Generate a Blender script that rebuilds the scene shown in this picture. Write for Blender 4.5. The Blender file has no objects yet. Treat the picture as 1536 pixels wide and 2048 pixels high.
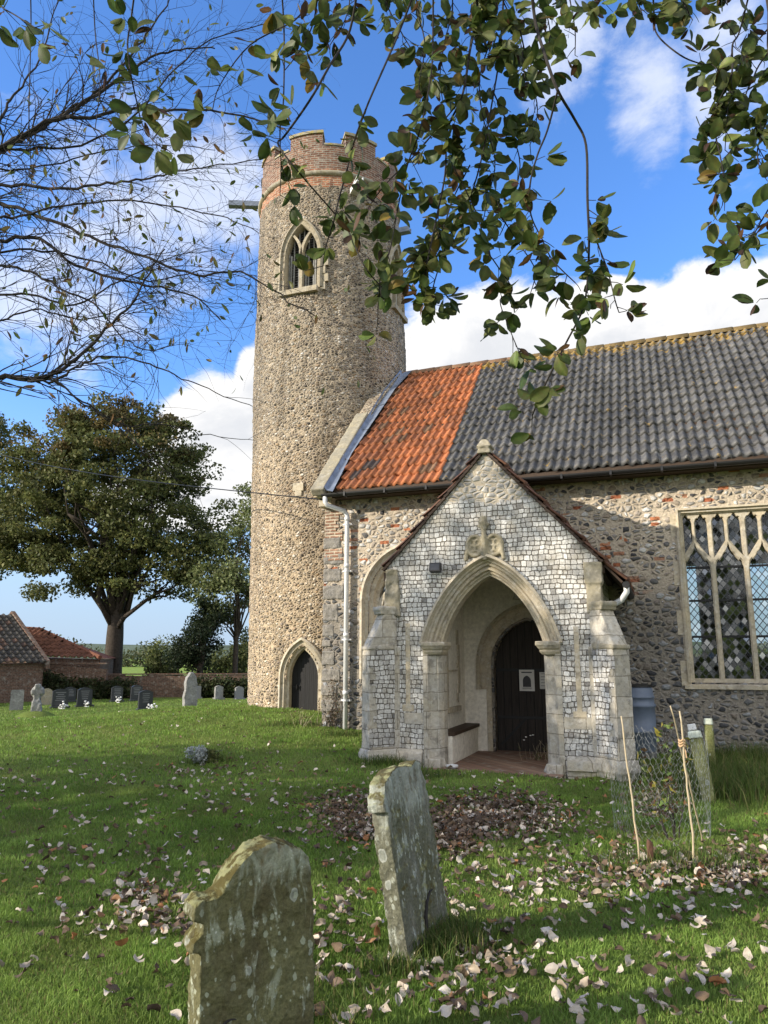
import bpy, bmesh, math, random
import numpy as np
from mathutils import Vector, Matrix, noise
from mathutils.geometry import tessellate_polygon
R = math.radians
random.seed(7); rng = np.random.default_rng(7)
sc = bpy.context.scene
COL = sc.collection

# ------------------------------------------------------------------ camera
F = 1490.0; PITCH = R(11.0); CZ = 1.6
cam = bpy.data.cameras.new('camera'); cam_o = bpy.data.objects.new('camera', cam); COL.objects.link(cam_o)
cam.sensor_width = 36; cam.lens = F / 2048 * 36; cam.clip_start = 0.05; cam.clip_end = 6000
cam_o.location = (0, 0, CZ); cam_o.rotation_euler = (R(90) + PITCH, 0, 0)
sc.camera = cam_o
cp, sp = math.cos(PITCH), math.sin(PITCH)
def ray(u, v):
    a = (u - 768) / F; b = (1024 - v) / F
    return Vector((a, cp - b * sp, sp + b * cp))
def at(u, v, y):
    d = ray(u, v); t = y / d.y
    return Vector((t * d.x, y, CZ + t * d.z))

# ------------------------------------------------------------------ light
SUN_EL = R(19); SUN_AZ = math.atan2(-0.95, -0.31)      # azimuth from +Y towards +X
sdir = Vector((math.sin(SUN_AZ) * math.cos(SUN_EL), math.cos(SUN_AZ) * math.cos(SUN_EL), math.sin(SUN_EL)))
sl = bpy.data.lights.new('sun', 'SUN'); sl.energy = 3.4; sl.angle = R(0.6); sl.color = (1.0, 0.90, 0.75)
so = bpy.data.objects.new('sun', sl); COL.objects.link(so); so.rotation_euler = sdir.to_track_quat('Z', 'Y').to_euler()
sc.view_settings.view_transform = 'Standard'; sc.view_settings.look = 'None'
sc.view_settings.exposure = 1.08; sc.view_settings.gamma = 1.0

# ------------------------------------------------------------------ node helpers
def N(nt, typ, ins=None, **props):
    n = nt.nodes.new(typ)
    for k, v in props.items(): setattr(n, k, v)
    for k, v in (ins or {}).items():
        s = n.inputs[k]
        if isinstance(v, bpy.types.NodeSocket): nt.links.new(v, s)
        else: s.default_value = v
    return n
def M(nt, op, a, b=0.0, c=0.0, clamp=False):
    n = N(nt, 'ShaderNodeMath', {0: a, 1: b, 2: c}, operation=op); n.use_clamp = clamp
    return n.outputs[0]
def c4(c): return (c[0], c[1], c[2], 1.0)
def MIX(nt, fac, a, b, blend='MIX'):
    n = N(nt, 'ShaderNodeMix', {0: fac, 6: c4(a) if isinstance(a, tuple) else a, 7: c4(b) if isinstance(b, tuple) else b}, data_type='RGBA', blend_type=blend)
    return n.outputs[2]
def RAMP(nt, fac, stops, interp='LINEAR'):
    n = N(nt, 'ShaderNodeValToRGB', {0: fac}); cr = n.color_ramp; cr.interpolation = interp
    while len(cr.elements) > 1: cr.elements.remove(cr.elements[-1])
    for i, (p, c) in enumerate(stops):
        e = cr.elements[0] if i == 0 else cr.elements.new(p)
        e.position = p; e.color = c4(c) if isinstance(c, tuple) else (c, c, c, 1)
    return n.outputs[0]
def SS(nt, v, lo, hi):
    n = N(nt, 'ShaderNodeMapRange', {0: v, 1: lo, 2: hi}, interpolation_type='SMOOTHSTEP')
    return n.outputs[0]
def NOISE(nt, vec, scale, detail=4.0, rough=0.55, dist=0.0):
    return N(nt, 'ShaderNodeTexNoise', {'Vector': vec, 'Scale': scale, 'Detail': detail, 'Roughness': rough, 'Distortion': dist})
def VSC(nt, vec, s): return N(nt, 'ShaderNodeVectorMath', {0: vec, 1: s}, operation='MULTIPLY').outputs[0]
def VADD(nt, a, b): return N(nt, 'ShaderNodeVectorMath', {0: a, 1: b}, operation='ADD').outputs[0]
def OBJ(nt): return N(nt, 'ShaderNodeTexCoord').outputs['Object']
def WARP(nt, vec, scale, amt):
    n = NOISE(nt, vec, scale, 2.0)
    d = N(nt, 'ShaderNodeVectorMath', {0: n.outputs[1], 1: (0.5, 0.5, 0.5)}, operation='SUBTRACT').outputs[0]
    return VADD(nt, vec, VSC(nt, d, (amt, amt, amt)))
def new_mat(name):
    m = bpy.data.materials.new(name); m.use_nodes = True; nt = m.node_tree; nt.nodes.clear()
    out = nt.nodes.new('ShaderNodeOutputMaterial'); return m, nt, out
def finish(nt, out, col, rough=0.9, height=None, bd=0.01, bs=0.8, spec=0.3, metal=0.0, extra=None):
    p = N(nt, 'ShaderNodeBsdfPrincipled', {'Base Color': c4(col) if isinstance(col, tuple) else col, 'Roughness': rough, 'Specular IOR Level': spec, 'Metallic': metal})
    if height is not None:
        b = N(nt, 'ShaderNodeBump', {'Height': height, 'Strength': bs, 'Distance': bd}); nt.links.new(b.outputs[0], p.inputs['Normal'])
    nt.links.new((extra(p.outputs[0]) if extra else p.outputs[0]), out.inputs[0])
    return p

# ------------------------------------------------------------------ sky
w = bpy.data.worlds.new('World'); sc.world = w; w.use_nodes = True
nt = w.node_tree; nt.nodes.clear()
wo = nt.nodes.new('ShaderNodeOutputWorld')
sky = N(nt, 'ShaderNodeTexSky', sky_type='NISHITA', sun_disc=False, sun_elevation=SUN_EL, sun_rotation=SUN_AZ, air_density=1.0, dust_density=0.6, ozone_density=3.0)
gen = N(nt, 'ShaderNodeTexCoord').outputs['Generated']
sep = N(nt, 'ShaderNodeSeparateXYZ', {0: gen}); X, Y, Z = sep.outputs
az = M(nt, 'ARCTAN2', X, Y); el = M(nt, 'ARCSINE', Z)
hv = N(nt, 'ShaderNodeVectorMath', {0: gen, 1: (1, 1, 1.5)}, operation='MULTIPLY').outputs[0]
big = NOISE(nt, hv, 3.2, 8.0, 0.6, 0.15).outputs[0]
fine = NOISE(nt, hv, 9.0, 8.0, 0.62, 0.3).outputs[0]
def blob(u, v, su, sv):
    d = ray(u, v).normalized(); a0 = math.atan2(d.x, d.y); e0 = math.asin(d.z)
    qa = M(nt, 'DIVIDE', M(nt, 'SUBTRACT', az, a0), su / F); qe = M(nt, 'DIVIDE', M(nt, 'SUBTRACT', el, e0), sv / F)
    return M(nt, 'SUBTRACT', 1.0, M(nt, 'ADD', M(nt, 'MULTIPLY', qa, qa), M(nt, 'MULTIPLY', qe, qe)))
def vmax(l):
    r = l[0]
    for x in l[1:]: r = M(nt, 'MAXIMUM', r, x)
    return r
cum = vmax([blob(1010, 720, 300, 165), blob(1480, 760, 340, 225), blob(1225, 600, 70, 50), blob(1190, 640, 110, 80), blob(1250, 690, 240, 120), blob(430, 900, 165, 165), blob(530, 800, 80, 120), blob(390, 1010, 240, 60)])
cf = M(nt, 'ADD', cum, M(nt, 'ADD', M(nt, 'MULTIPLY', M(nt, 'SUBTRACT', big, 0.5), 1.5), M(nt, 'MULTIPLY', M(nt, 'SUBTRACT', fine, 0.5), 1.1)))
m_cum = SS(nt, cf, 0.02, 0.3)
wis = vmax([blob(330, 420, 300, 190), blob(420, 330, 150, 130), blob(90, 600, 230, 150), blob(1290, 170, 100, 150), blob(1470, 150, 130, 170), blob(1120, 90, 120, 120), blob(130, 330, 200, 120)])
wf = M(nt, 'ADD', M(nt, 'MULTIPLY', wis, 0.8), M(nt, 'MULTIPLY', M(nt, 'SUBTRACT', fine, 0.52), 3.0))
m_wis = M(nt, 'MULTIPLY', SS(nt, wf, -0.05, 1.0), 0.72)
low = M(nt, 'MULTIPLY', SS(nt, M(nt, 'MULTIPLY', el, -1.0), -0.38, 0.0), 0.92)          # pale horizon air
behind = M(nt, 'MULTIPLY', SS(nt, big, 0.34, 0.52), SS(nt, M(nt, 'MULTIPLY', Y, -1.0), -0.3, 0.3))  # unseen cloud behind the camera, added and brightened for a whiter fill
shade = SS(nt, M(nt, 'ADD', cf, M(nt, 'MULTIPLY', M(nt, 'SUBTRACT', fine, 0.5), 1.2)), 0.3, 1.25)
cumc = MIX(nt, shade, (1.0, 0.99, 0.98), (0.74, 0.76, 0.80))
skyc = N(nt, 'ShaderNodeHueSaturation', {'Saturation': 1.12, 'Value': 1.0, 'Color': sky.outputs[0]}).outputs[0]
skyc = MIX(nt, 1.0, skyc, (0.84, 0.94, 1.17), 'MULTIPLY')
K = 3.5
def sc3(c, k): return MIX(nt, 1.0, c, (k, k, k), 'MULTIPLY')
col = MIX(nt, low, skyc, (1.6, 2.1, 2.8))
col = MIX(nt, m_wis, col, (3.1, 3.25, 3.6))
col = MIX(nt, m_cum, col, sc3(cumc, K)); col = MIX(nt, behind, col, (5.0, 4.9, 4.7))
bg = N(nt, 'ShaderNodeBackground', {'Color': col, 'Strength': 0.15})
nt.links.new(bg.outputs[0], wo.inputs[0])

# ------------------------------------------------------------------ mesh helpers
class MB:
    def __init__(s): s.v = []; s.f = []; s.mi = []; s.col = []
    def add(s, vs, fs, mi=0, col=None):
        o = len(s.v); s.v.extend(tuple(x) for x in vs)
        s.f.extend(tuple(i + o for i in f) for f in fs); s.mi.extend([mi] * len(fs))
        if col is not None: s.col.extend([col] * len(vs))
    def box(s, x0, x1, y0, y1, z0, z1, mi=0, mat=None):
        vs = [Vector(p) for p in ((x0, y0, z0), (x1, y0, z0), (x1, y1, z0), (x0, y1, z0), (x0, y0, z1), (x1, y0, z1), (x1, y1, z1), (x0, y1, z1))]
        if mat: vs = [mat @ p for p in vs]
        s.add(vs, [(0, 3, 2, 1), (4, 5, 6, 7), (0, 1, 5, 4), (1, 2, 6, 5), (2, 3, 7, 6), (3, 0, 4, 7)], mi)
    def hexa(s, b, t, mi=0):
        s.add(list(b) + list(t), [(0, 3, 2, 1), (4, 5, 6, 7), (0, 1, 5, 4), (1, 2, 6, 5), (2, 3, 7, 6), (3, 0, 4, 7)], mi)
    def extr(s, poly, y0, y1, holes=(), mi=0, mp=None):
        # polygon in (x, z) extruded along y
        mp = mp or (lambda x, y, z: (x, y, z))
        loops = [list(poly)] + [list(h) for h in holes]
        flat = [p for l in loops for p in l]; n = len(flat)
        tris = tessellate_polygon([[Vector((p[0], p[1], 0)) for p in l] for l in loops])
        vs = [mp(p[0], y0, p[1]) for p in flat] + [mp(p[0], y1, p[1]) for p in flat]
        fs = []
        for t in tris:
            a, b, c = [flat[i] for i in t]
            ar = (b[0] - a[0]) * (c[1] - a[1]) - (b[1] - a[1]) * (c[0] - a[0])
            if abs(ar) < 1e-12: continue
            t = tuple(t) if ar > 0 else (t[0], t[2], t[1])
            fs.append(t); fs.append((t[0] + n, t[2] + n, t[1] + n))
        o = 0
        for l in loops:
            k = len(l)
            for i in range(k):
                a, b = o + i, o + (i + 1) % k
                fs.append((a, b, b + n, a + n))
            o += k
        s.add(vs, fs, mi)
    def tube(s, pts, rad, n=6, mi=0, cap=True, col=None):
        pts = [Vector(p) for p in pts]; k = len(pts)
        if not hasattr(rad, '__len__'): rad = [rad] * k
        vs = []; up = None
        for i, p in enumerate(pts):
            d = (pts[min(i + 1, k - 1)] - pts[max(i - 1, 0)])
            d = d.normalized() if d.length > 1e-9 else Vector((0, 0, 1))
            if up is None:
                up = Vector((0, 0, 1)) if abs(d.z) < 0.9 else Vector((1, 0, 0))
            a = d.cross(up); a = a.normalized() if a.length > 1e-6 else d.orthogonal().normalized()
            b = a.cross(d).normalized(); up = b
            for j in range(n):
                t = 2 * math.pi * j / n; vs.append(p + a * (math.cos(t) * rad[i]) + b * (math.sin(t) * rad[i]))
        fs = [(i * n + j, i * n + (j + 1) % n, (i + 1) * n + (j + 1) % n, (i + 1) * n + j) for i in range(k - 1) for j in range(n)]
        if cap and n > 2: fs += [tuple(range(n - 1, -1, -1)), tuple((k - 1) * n + j for j in range(n))]
        s.add(vs, fs, mi, col)
    def lathe(s, prof, c=(0, 0, 0), n=24, mi=0):
        vs = [(c[0] + r * math.cos(2 * math.pi * j / n), c[1] + r * math.sin(2 * math.pi * j / n), c[2] + z) for r, z in prof for j in range(n)]
        k = len(prof)
        fs = [(i * n + j, i * n + (j + 1) % n, (i + 1) * n + (j + 1) % n, (i + 1) * n + j) for i in range(k - 1) for j in range(n)]
        fs += [tuple(range(n - 1, -1, -1)), tuple((k - 1) * n + j for j in range(n))]
        s.add(vs, fs, mi)
    def sweep(s, paths, closed=False, mi=0):
        # paths: list of equal-length point lists, skinned one to the next
        n = len(paths[0]); vs = [p for l in paths for p in l]; fs = []
        for i in range(len(paths) - 1):
            for j in range(n - 1): fs.append((i * n + j, i * n + j + 1, (i + 1) * n + j + 1, (i + 1) * n + j))
        s.add(vs, fs, mi)
    def build(s, name, mats, parent=None, smooth=False, auto=None):
        me = bpy.data.meshes.new(name); me.from_pydata(s.v, [], s.f)
        mats = mats if isinstance(mats, (list, tuple)) else [mats]
        for m in mats: me.materials.append(m)
        if len(mats) > 1: me.polygons.foreach_set('material_index', s.mi)
        if s.col and len(s.col) == len(s.v):
            a = me.color_attributes.new('tint', 'FLOAT_COLOR', 'POINT')
            a.data.foreach_set('color', np.array([c4(c) for c in s.col], np.float32).ravel())
        if smooth: me.polygons.foreach_set('use_smooth', [True] * len(me.polygons))
        me.update()
        return link(name, me, parent, auto)
def link(name, me, parent=None, auto=None):
    o = bpy.data.objects.new(name, me); COL.objects.link(o)
    if parent: o.parent = parent
    return o
def np_mesh(name, verts, faces, mat, parent=None, col=None, smooth=False):
    verts = np.asarray(verts, np.float32); faces = np.asarray(faces, np.int32)
    me = bpy.data.meshes.new(name); k = faces.shape[1]
    me.vertices.add(len(verts)); me.vertices.foreach_set('co', verts.ravel())
    me.loops.add(faces.size); me.loops.foreach_set('vertex_index', faces.ravel())
    me.polygons.add(len(faces)); me.polygons.foreach_set('loop_start', np.arange(0, faces.size, k, dtype=np.int32))
    me.polygons.foreach_set('loop_total', np.full(len(faces), k, np.int32))
    if smooth: me.polygons.foreach_set('use_smooth', np.ones(len(faces), bool))
    if col is not None:
        a = me.color_attributes.new('tint', 'FLOAT_COLOR', 'POINT')
        a.data.foreach_set('color', np.concatenate([np.asarray(col, np.float32), np.ones((len(col), 1), np.float32)], 1).ravel())
    for m in (mat if isinstance(mat, (list, tuple)) else [mat]): me.materials.append(m)
    me.update(calc_edges=True); me.validate()
    return link(name, me, parent)
def tag(o, label=None, cat=None, group=None, kind=None):
    for k, v in (('label', label), ('category', cat), ('group', group), ('kind', kind)):
        if v: o[k] = v
    return o
def empty(name, loc=(0, 0, 0), rz=0.0, label=None, cat=None, group=None):
    o = bpy.data.objects.new(name, None); COL.objects.link(o); o.location = loc; o.rotation_euler = (0, 0, rz); o.empty_display_size = 0.1
    return tag(o, label, cat, group)
def rough(o, vox=0.015, strength=0.012, size=0.12, depth=3):
    m = o.modifiers.new('remesh', 'REMESH'); m.mode = 'VOXEL'; m.voxel_size = vox; m.use_smooth_shade = True
    t = bpy.data.textures.new('clouds', 'CLOUDS'); t.noise_scale = size; t.noise_depth = depth
    d = o.modifiers.new('displace', 'DISPLACE'); d.texture = t; d.strength = strength; d.mid_level = 0.5; d.texture_coords = 'LOCAL'
    return o
def fbm(p, oct=3):
    return noise.fractal(Vector(p), 1.0, 2.0, oct)

# ------------------------------------------------------------------ materials
MAT = {}
def flint(name, size, stones, mortar, mw=0.09, bd=0.02, warp=0.25, big=None, brick=None, zmix=None, cyl_brick=None, rand=1.0, rnd=0.42):
    m, nt, out = new_mat(name); o = OBJ(nt)
    v = WARP(nt, VSC(nt, o, (1 / size[0], 1 / size[0], 1 / size[1])), 1.3, warp)
    vo = N(nt, 'ShaderNodeTexVoronoi', {'Vector': v, 'Scale': 1.0, 'Randomness': rand})
    ve = N(nt, 'ShaderNodeTexVoronoi', {'Vector': v, 'Scale': 1.0, 'Randomness': rand}, feature='DISTANCE_TO_EDGE')
    hsh = N(nt, 'ShaderNodeSeparateColor', {0: vo.outputs['Color']})
    sr = hsh.outputs[0]
    st = RAMP(nt, sr, stones)
    tone = NOISE(nt, v, 2.5, 4.0).outputs[0]
    st = MIX(nt, 0.75, st, RAMP(nt, tone, [(0.25, 0.45), (0.75, 1.3)]), 'MULTIPLY')
    edge = ve.outputs['Distance']
    thr = M(nt, 'MULTIPLY', hsh.outputs[1], mw)
    mask = M(nt, 'MULTIPLY', SS(nt, M(nt, 'SUBTRACT', edge, thr), mw * 0.3, mw * 0.9), SS(nt, M(nt, 'SUBTRACT', M(nt, 'ADD', M(nt, 'MULTIPLY', hsh.outputs[2], 0.3), rnd), vo.outputs['Distance']), 0.0, 0.09))
    mn = NOISE(nt, o, 30.0, 5.0).outputs[0]
    mo = MIX(nt, 1.0, mortar, RAMP(nt, mn, [(0.3, 0.7), (0.7, 1.2)]), 'MULTIPLY')
    col = MIX(nt, mask, mo, st)
    dome = M(nt, 'MULTIPLY', mask, M(nt, 'SUBTRACT', 1.0, M(nt, 'MULTIPLY', vo.outputs['Distance'], 0.9)))
    h = M(nt, 'ADD', M(nt, 'ADD', M(nt, 'MULTIPLY', SS(nt, edge, 0.0, 0.35), 0.4), M(nt, 'MULTIPLY', dome, 0.8)), M(nt, 'MULTIPLY', mn, 0.3))
    h = M(nt, 'ADD', h, M(nt, 'MULTIPLY', hsh.outputs[2], 0.35))
    if brick:      # odd reused bricks scattered through the rubble: (density, ztop/zlow limits)
        vb = WARP(nt, VSC(nt, o, (1 / 0.21, 1 / 0.21, 1 / 0.075)), 1.0, 0.12)
        b1 = N(nt, 'ShaderNodeTexVoronoi', {'Vector': vb, 'Scale': 1.0, 'Randomness': 0.75}, distance='CHEBYCHEV')
        bh = N(nt, 'ShaderNodeSeparateColor', {0: b1.outputs['Color']})
        bn = NOISE(nt, o, 1.1, 2.0).outputs[0]
        sepo = N(nt, 'ShaderNodeSeparateXYZ', {0: o})
        zone = SS(nt, M(nt, 'ADD', sepo.outputs[2], M(nt, 'MULTIPLY', bn, 0.8)), brick[1], brick[1] + 0.5)
        sel = M(nt, 'MULTIPLY', M(nt, 'MULTIPLY', M(nt, 'GREATER_THAN', bh.outputs[0], M(nt, 'SUBTRACT', brick[0], M(nt, 'MULTIPLY', SS(nt, bn, 0.5, 0.75), 0.3))), SS(nt, M(nt, 'MULTIPLY', b1.outputs['Distance'], -1), -0.46, -0.38)), zone)
        bc = RAMP(nt, bh.outputs[1], [(0, (0.30, 0.10, 0.05)), (0.5, (0.42, 0.17, 0.08)), (1, (0.36, 0.2, 0.13))])
        col = MIX(nt, sel, col, MIX(nt, 0.5, bc, RAMP(nt, mn, [(0.3, 0.6), (0.7, 1.3)]), 'MULTIPLY'))
    if big:
        bn = NOISE(nt, o, big[0], 4.0).outputs[0]
        col = MIX(nt, 1.0, col, RAMP(nt, bn, [(0.3, big[1]), (0.7, big[2])]), 'MULTIPLY')
    if cyl_brick:
        sz = N(nt, 'ShaderNodeSeparateXYZ', {0: o}).outputs[2]
        col = MIX(nt, 1.0, col, RAMP(nt, M(nt, 'DIVIDE', M(nt, 'ADD', sz, M(nt, 'MULTIPLY', NOISE(nt, o, 0.8, 3.0).outputs[0], 2.0)), 15.0), [(0.1, (1.28, 1.2, 1.08)), (0.42, (1.2, 1.13, 1.04)), (0.58, (1.0, 0.99, 0.97)), (0.8, (1.06, 1.04, 1.01)), (1, (0.95, 0.93, 0.9))]), 'MULTIPLY')
        stn = NOISE(nt, VSC(nt, o, (2.2, 2.2, 0.22)), 1.0, 5.0, 0.6).outputs[0]
        col = MIX(nt, 1.0, col, RAMP(nt, stn, [(0.36, 0.72), (0.5, 1.0), (0.7, 1.1)]), 'MULTIPLY')
    if zmix:       # lower courses: darker flints, plus bluish shade put into the colour: (z0, z1, colour multiplier)
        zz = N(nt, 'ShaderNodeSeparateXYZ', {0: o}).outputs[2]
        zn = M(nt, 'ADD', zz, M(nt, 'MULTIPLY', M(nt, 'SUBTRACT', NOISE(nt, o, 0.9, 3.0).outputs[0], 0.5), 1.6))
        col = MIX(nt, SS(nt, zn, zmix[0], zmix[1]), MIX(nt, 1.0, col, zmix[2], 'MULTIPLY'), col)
    if cyl_brick:  # brick courses round the top of the tower: (z from, centre)
        bcol, bhh = brick_nodes(nt, cyl_vec(nt, o, cyl_brick[1]))
        zz = N(nt, 'ShaderNodeSeparateXYZ', {0: o}).outputs[2]
        zn = M(nt, 'ADD', zz, M(nt, 'MULTIPLY', M(nt, 'SUBTRACT', NOISE(nt, o, 4.0, 2.0).outputs[0], 0.5), 0.35))
        bm = SS(nt, zn, cyl_brick[0], cyl_brick[0] + 0.02)
        col = MIX(nt, bm, col, bcol); h = N(nt, 'ShaderNodeMix', {0: bm, 2: h, 3: bhh}).outputs[0]
    finish(nt, out, col, 0.85, h, bd, 1.0, 0.25)
    MAT[name] = m; return m
def cyl_vec(nt, o, c):
    d = N(nt, 'ShaderNodeVectorMath', {0: o, 1: c}, operation='SUBTRACT').outputs[0]
    s = N(nt, 'ShaderNodeSeparateXYZ', {0: d})
    a = M(nt, 'MULTIPLY', M(nt, 'ARCTAN2', s.outputs[0], s.outputs[1]), 1.85)
    return N(nt, 'ShaderNodeCombineXYZ', {0: a, 1: s.outputs[2], 2: 0.0}).outputs[0]
def plane_vec(nt, o, ky=0.93):
    s = N(nt, 'ShaderNodeSeparateXYZ', {0: o})
    return N(nt, 'ShaderNodeCombineXYZ', {0: M(nt, 'ADD', s.outputs[0], M(nt, 'MULTIPLY', s.outputs[1], ky)), 1: s.outputs[2], 2: 0.0}).outputs[0]
def brick_nodes(nt, vec, bw=0.2, bh=0.062, c1=(0.27, 0.095, 0.05), c2=(0.40, 0.18, 0.10), mo=(0.42, 0.34, 0.25), ms=0.011, warp=0.03, wscale=6.0):
    v = WARP(nt, vec, wscale, warp)
    b = N(nt, 'ShaderNodeTexBrick', {'Vector': v, 'Color1': c4(c1), 'Color2': c4(c2), 'Mortar': c4(mo), 'Scale': 1.0, 'Mortar Size': ms, 'Mortar Smooth': 0.3, 'Bias': 0.0, 'Brick Width': bw, 'Row Height': bh})
    n = NOISE(nt, vec, 9.0, 5.0).outputs[0]
    col = MIX(nt, 1.0, b.outputs[0], RAMP(nt, n, [(0.25, 0.55), (0.75, 1.35)]), 'MULTIPLY')
    h = M(nt, 'ADD', M(nt, 'SUBTRACT', 1.0, b.outputs[1]), M(nt, 'MULTIPLY', n, 0.5))
    return col, h
TWC = (-4.78, 3.85, 0.0)
flint('flint_tower', (0.084, 0.056), [(0, (0.05, 0.045, 0.042)), (0.18, (0.15, 0.13, 0.11)), (0.36, (0.26, 0.235, 0.2)), (0.5, (0.33, 0.24, 0.15)), (0.66, (0.23, 0.2, 0.18)), (0.82, (0.38, 0.345, 0.29)), (0.95, (0.5, 0.48, 0.44)), (1, (0.64, 0.62, 0.58))],
      (0.385, 0.325, 0.245), 0.13, 0.05, 0.4, (0.55, 0.8, 1.1), cyl_brick=(13.12, TWC), rnd=.62)
flint('flint_rubble', (0.125, 0.085), [(0, (0.06, 0.06, 0.065)), (0.2, (0.16, 0.155, 0.15)), (0.45, (0.30, 0.285, 0.265)), (0.6, (0.36, 0.29, 0.22)), (0.75, (0.47, 0.46, 0.44)), (1, (0.68, 0.66, 0.63))],
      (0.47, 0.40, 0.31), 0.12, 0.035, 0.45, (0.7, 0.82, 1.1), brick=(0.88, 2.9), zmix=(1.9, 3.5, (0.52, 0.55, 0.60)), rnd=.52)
def mat_squared(name, dark=0.0):
    m, nt, out = new_mat(name); o = OBJ(nt)
    v = WARP(nt, WARP(nt, plane_vec(nt, o), 9.0, 0.036), 2.2, 0.08)
    sv = N(nt, 'ShaderNodeSeparateXYZ', {0: v}); RS, CSc = 14.0, 12.6
    def vor1(wv, feat): return N(nt, 'ShaderNodeTexVoronoi', {'W': wv, 'Scale': 1.0, 'Randomness': 0.62 if feat == 'r' else 0.8}, voronoi_dimensions='1D')
    zr = M(nt, 'MULTIPLY', sv.outputs[1], RS)
    r1 = N(nt, 'ShaderNodeTexVoronoi', {'W': zr, 'Scale': 1.0, 'Randomness': 0.5}, voronoi_dimensions='1D')
    r2 = N(nt, 'ShaderNodeTexVoronoi', {'W': zr, 'Scale': 1.0, 'Randomness': 0.5}, voronoi_dimensions='1D', feature='DISTANCE_TO_EDGE')
    xw = M(nt, 'ADD', M(nt, 'MULTIPLY', sv.outputs[0], CSc), M(nt, 'MULTIPLY', r1.outputs['W'], 17.37))
    c1_ = N(nt, 'ShaderNodeTexVoronoi', {'W': xw, 'Scale': 1.0, 'Randomness': 0.75}, voronoi_dimensions='1D')
    c2_ = N(nt, 'ShaderNodeTexVoronoi', {'W': xw, 'Scale': 1.0, 'Randomness': 0.75}, voronoi_dimensions='1D', feature='DISTANCE_TO_EDGE')
    dmin = M(nt, 'SMOOTH_MIN', M(nt, 'DIVIDE', r2.outputs['Distance'], RS), M(nt, 'DIVIDE', c2_.outputs['Distance'], CSc), 0.022)
    hc = N(nt, 'ShaderNodeSeparateColor', {0: c1_.outputs['Color']}); sr = hc.outputs[0]
    class B_: pass
    b = B_(); jw = M(nt, 'MULTIPLY', hc.outputs[1], 0.006)
    b.outputs = [None, M(nt, 'SUBTRACT', 1.0, SS(nt, M(nt, 'SUBTRACT', dmin, jw), -0.003, 0.0045))]
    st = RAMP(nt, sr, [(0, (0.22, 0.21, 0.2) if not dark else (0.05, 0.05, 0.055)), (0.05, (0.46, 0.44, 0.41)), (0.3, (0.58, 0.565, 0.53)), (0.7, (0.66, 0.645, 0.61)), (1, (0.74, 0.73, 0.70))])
    pn = NOISE(nt, o, 38.0, 5.0, 0.65).outputs[0]
    st = MIX(nt, 0.8, st, RAMP(nt, pn, [(0.3, 0.5), (0.55, 1.0), (0.75, 1.15)]), 'MULTIPLY')
    ln = NOISE(nt, o, 1.4, 4.0).outputs[0]
    zz = N(nt, 'ShaderNodeSeparateXYZ', {0: o}).outputs[2]
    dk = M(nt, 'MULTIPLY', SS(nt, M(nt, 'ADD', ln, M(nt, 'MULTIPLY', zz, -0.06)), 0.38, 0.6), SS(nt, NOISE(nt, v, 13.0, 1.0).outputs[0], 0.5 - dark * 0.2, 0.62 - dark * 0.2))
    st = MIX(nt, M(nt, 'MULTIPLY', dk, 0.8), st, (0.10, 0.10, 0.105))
    mo = MIX(nt, ln, (0.08, 0.07, 0.055), (0.2, 0.17, 0.13))
    st = MIX(nt, M(nt, 'MULTIPLY', SS(nt, NOISE(nt, o, 2.6, 6.0, 0.65).outputs[0], 0.5, 0.66), 0.5), st, (0.27, 0.235, 0.17))
    col = MIX(nt, M(nt, 'MULTIPLY', b.outputs[1], 0.95), st, mo)
    # the rough unsquared flints at the head of the gable
    rv = WARP(nt, VSC(nt, o, (9, 9, 13)), 1.2, 0.3)
    vo = N(nt, 'ShaderNodeTexVoronoi', {'Vector': rv, 'Scale': 1.0}); ve = N(nt, 'ShaderNodeTexVoronoi', {'Vector': rv, 'Scale': 1.0}, feature='DISTANCE_TO_EDGE')
    rs = RAMP(nt, N(nt, 'ShaderNodeSeparateColor', {0: vo.outputs[0]}).outputs[0], [(0, (0.12, 0.12, 0.12)), (0.4, (0.33, 0.32, 0.3)), (0.7, (0.5, 0.48, 0.44)), (1, (0.66, 0.64, 0.6))])
    rc = MIX(nt, SS(nt, ve.outputs[0], 0.05, 0.13), (0.42, 0.36, 0.27), rs)
    head = SS(nt, M(nt, 'ADD', zz, M(nt, 'MULTIPLY', M(nt, 'SUBTRACT', ln, 0.5), 0.5)), 3.85, 3.95)
    col = MIX(nt, head, col, rc)
    h = M(nt, 'ADD', M(nt, 'MULTIPLY', M(nt, 'SUBTRACT', 1.0, b.outputs[1]), 0.8), M(nt, 'MULTIPLY', pn, 0.5))
    h = M(nt, 'ADD', h, M(nt, 'MULTIPLY', hc.outputs[2], 0.6))
    h = N(nt, 'ShaderNodeMix', {0: head, 2: h, 3: SS(nt, ve.outputs[0], 0.0, 0.3)}).outputs[0]
    finish(nt, out, col, 0.6, h, 0.018, 1.0, 0.35); MAT[name] = m
mat_squared('squared_flint'); mat_squared('dark_flint', 1.0)
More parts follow.
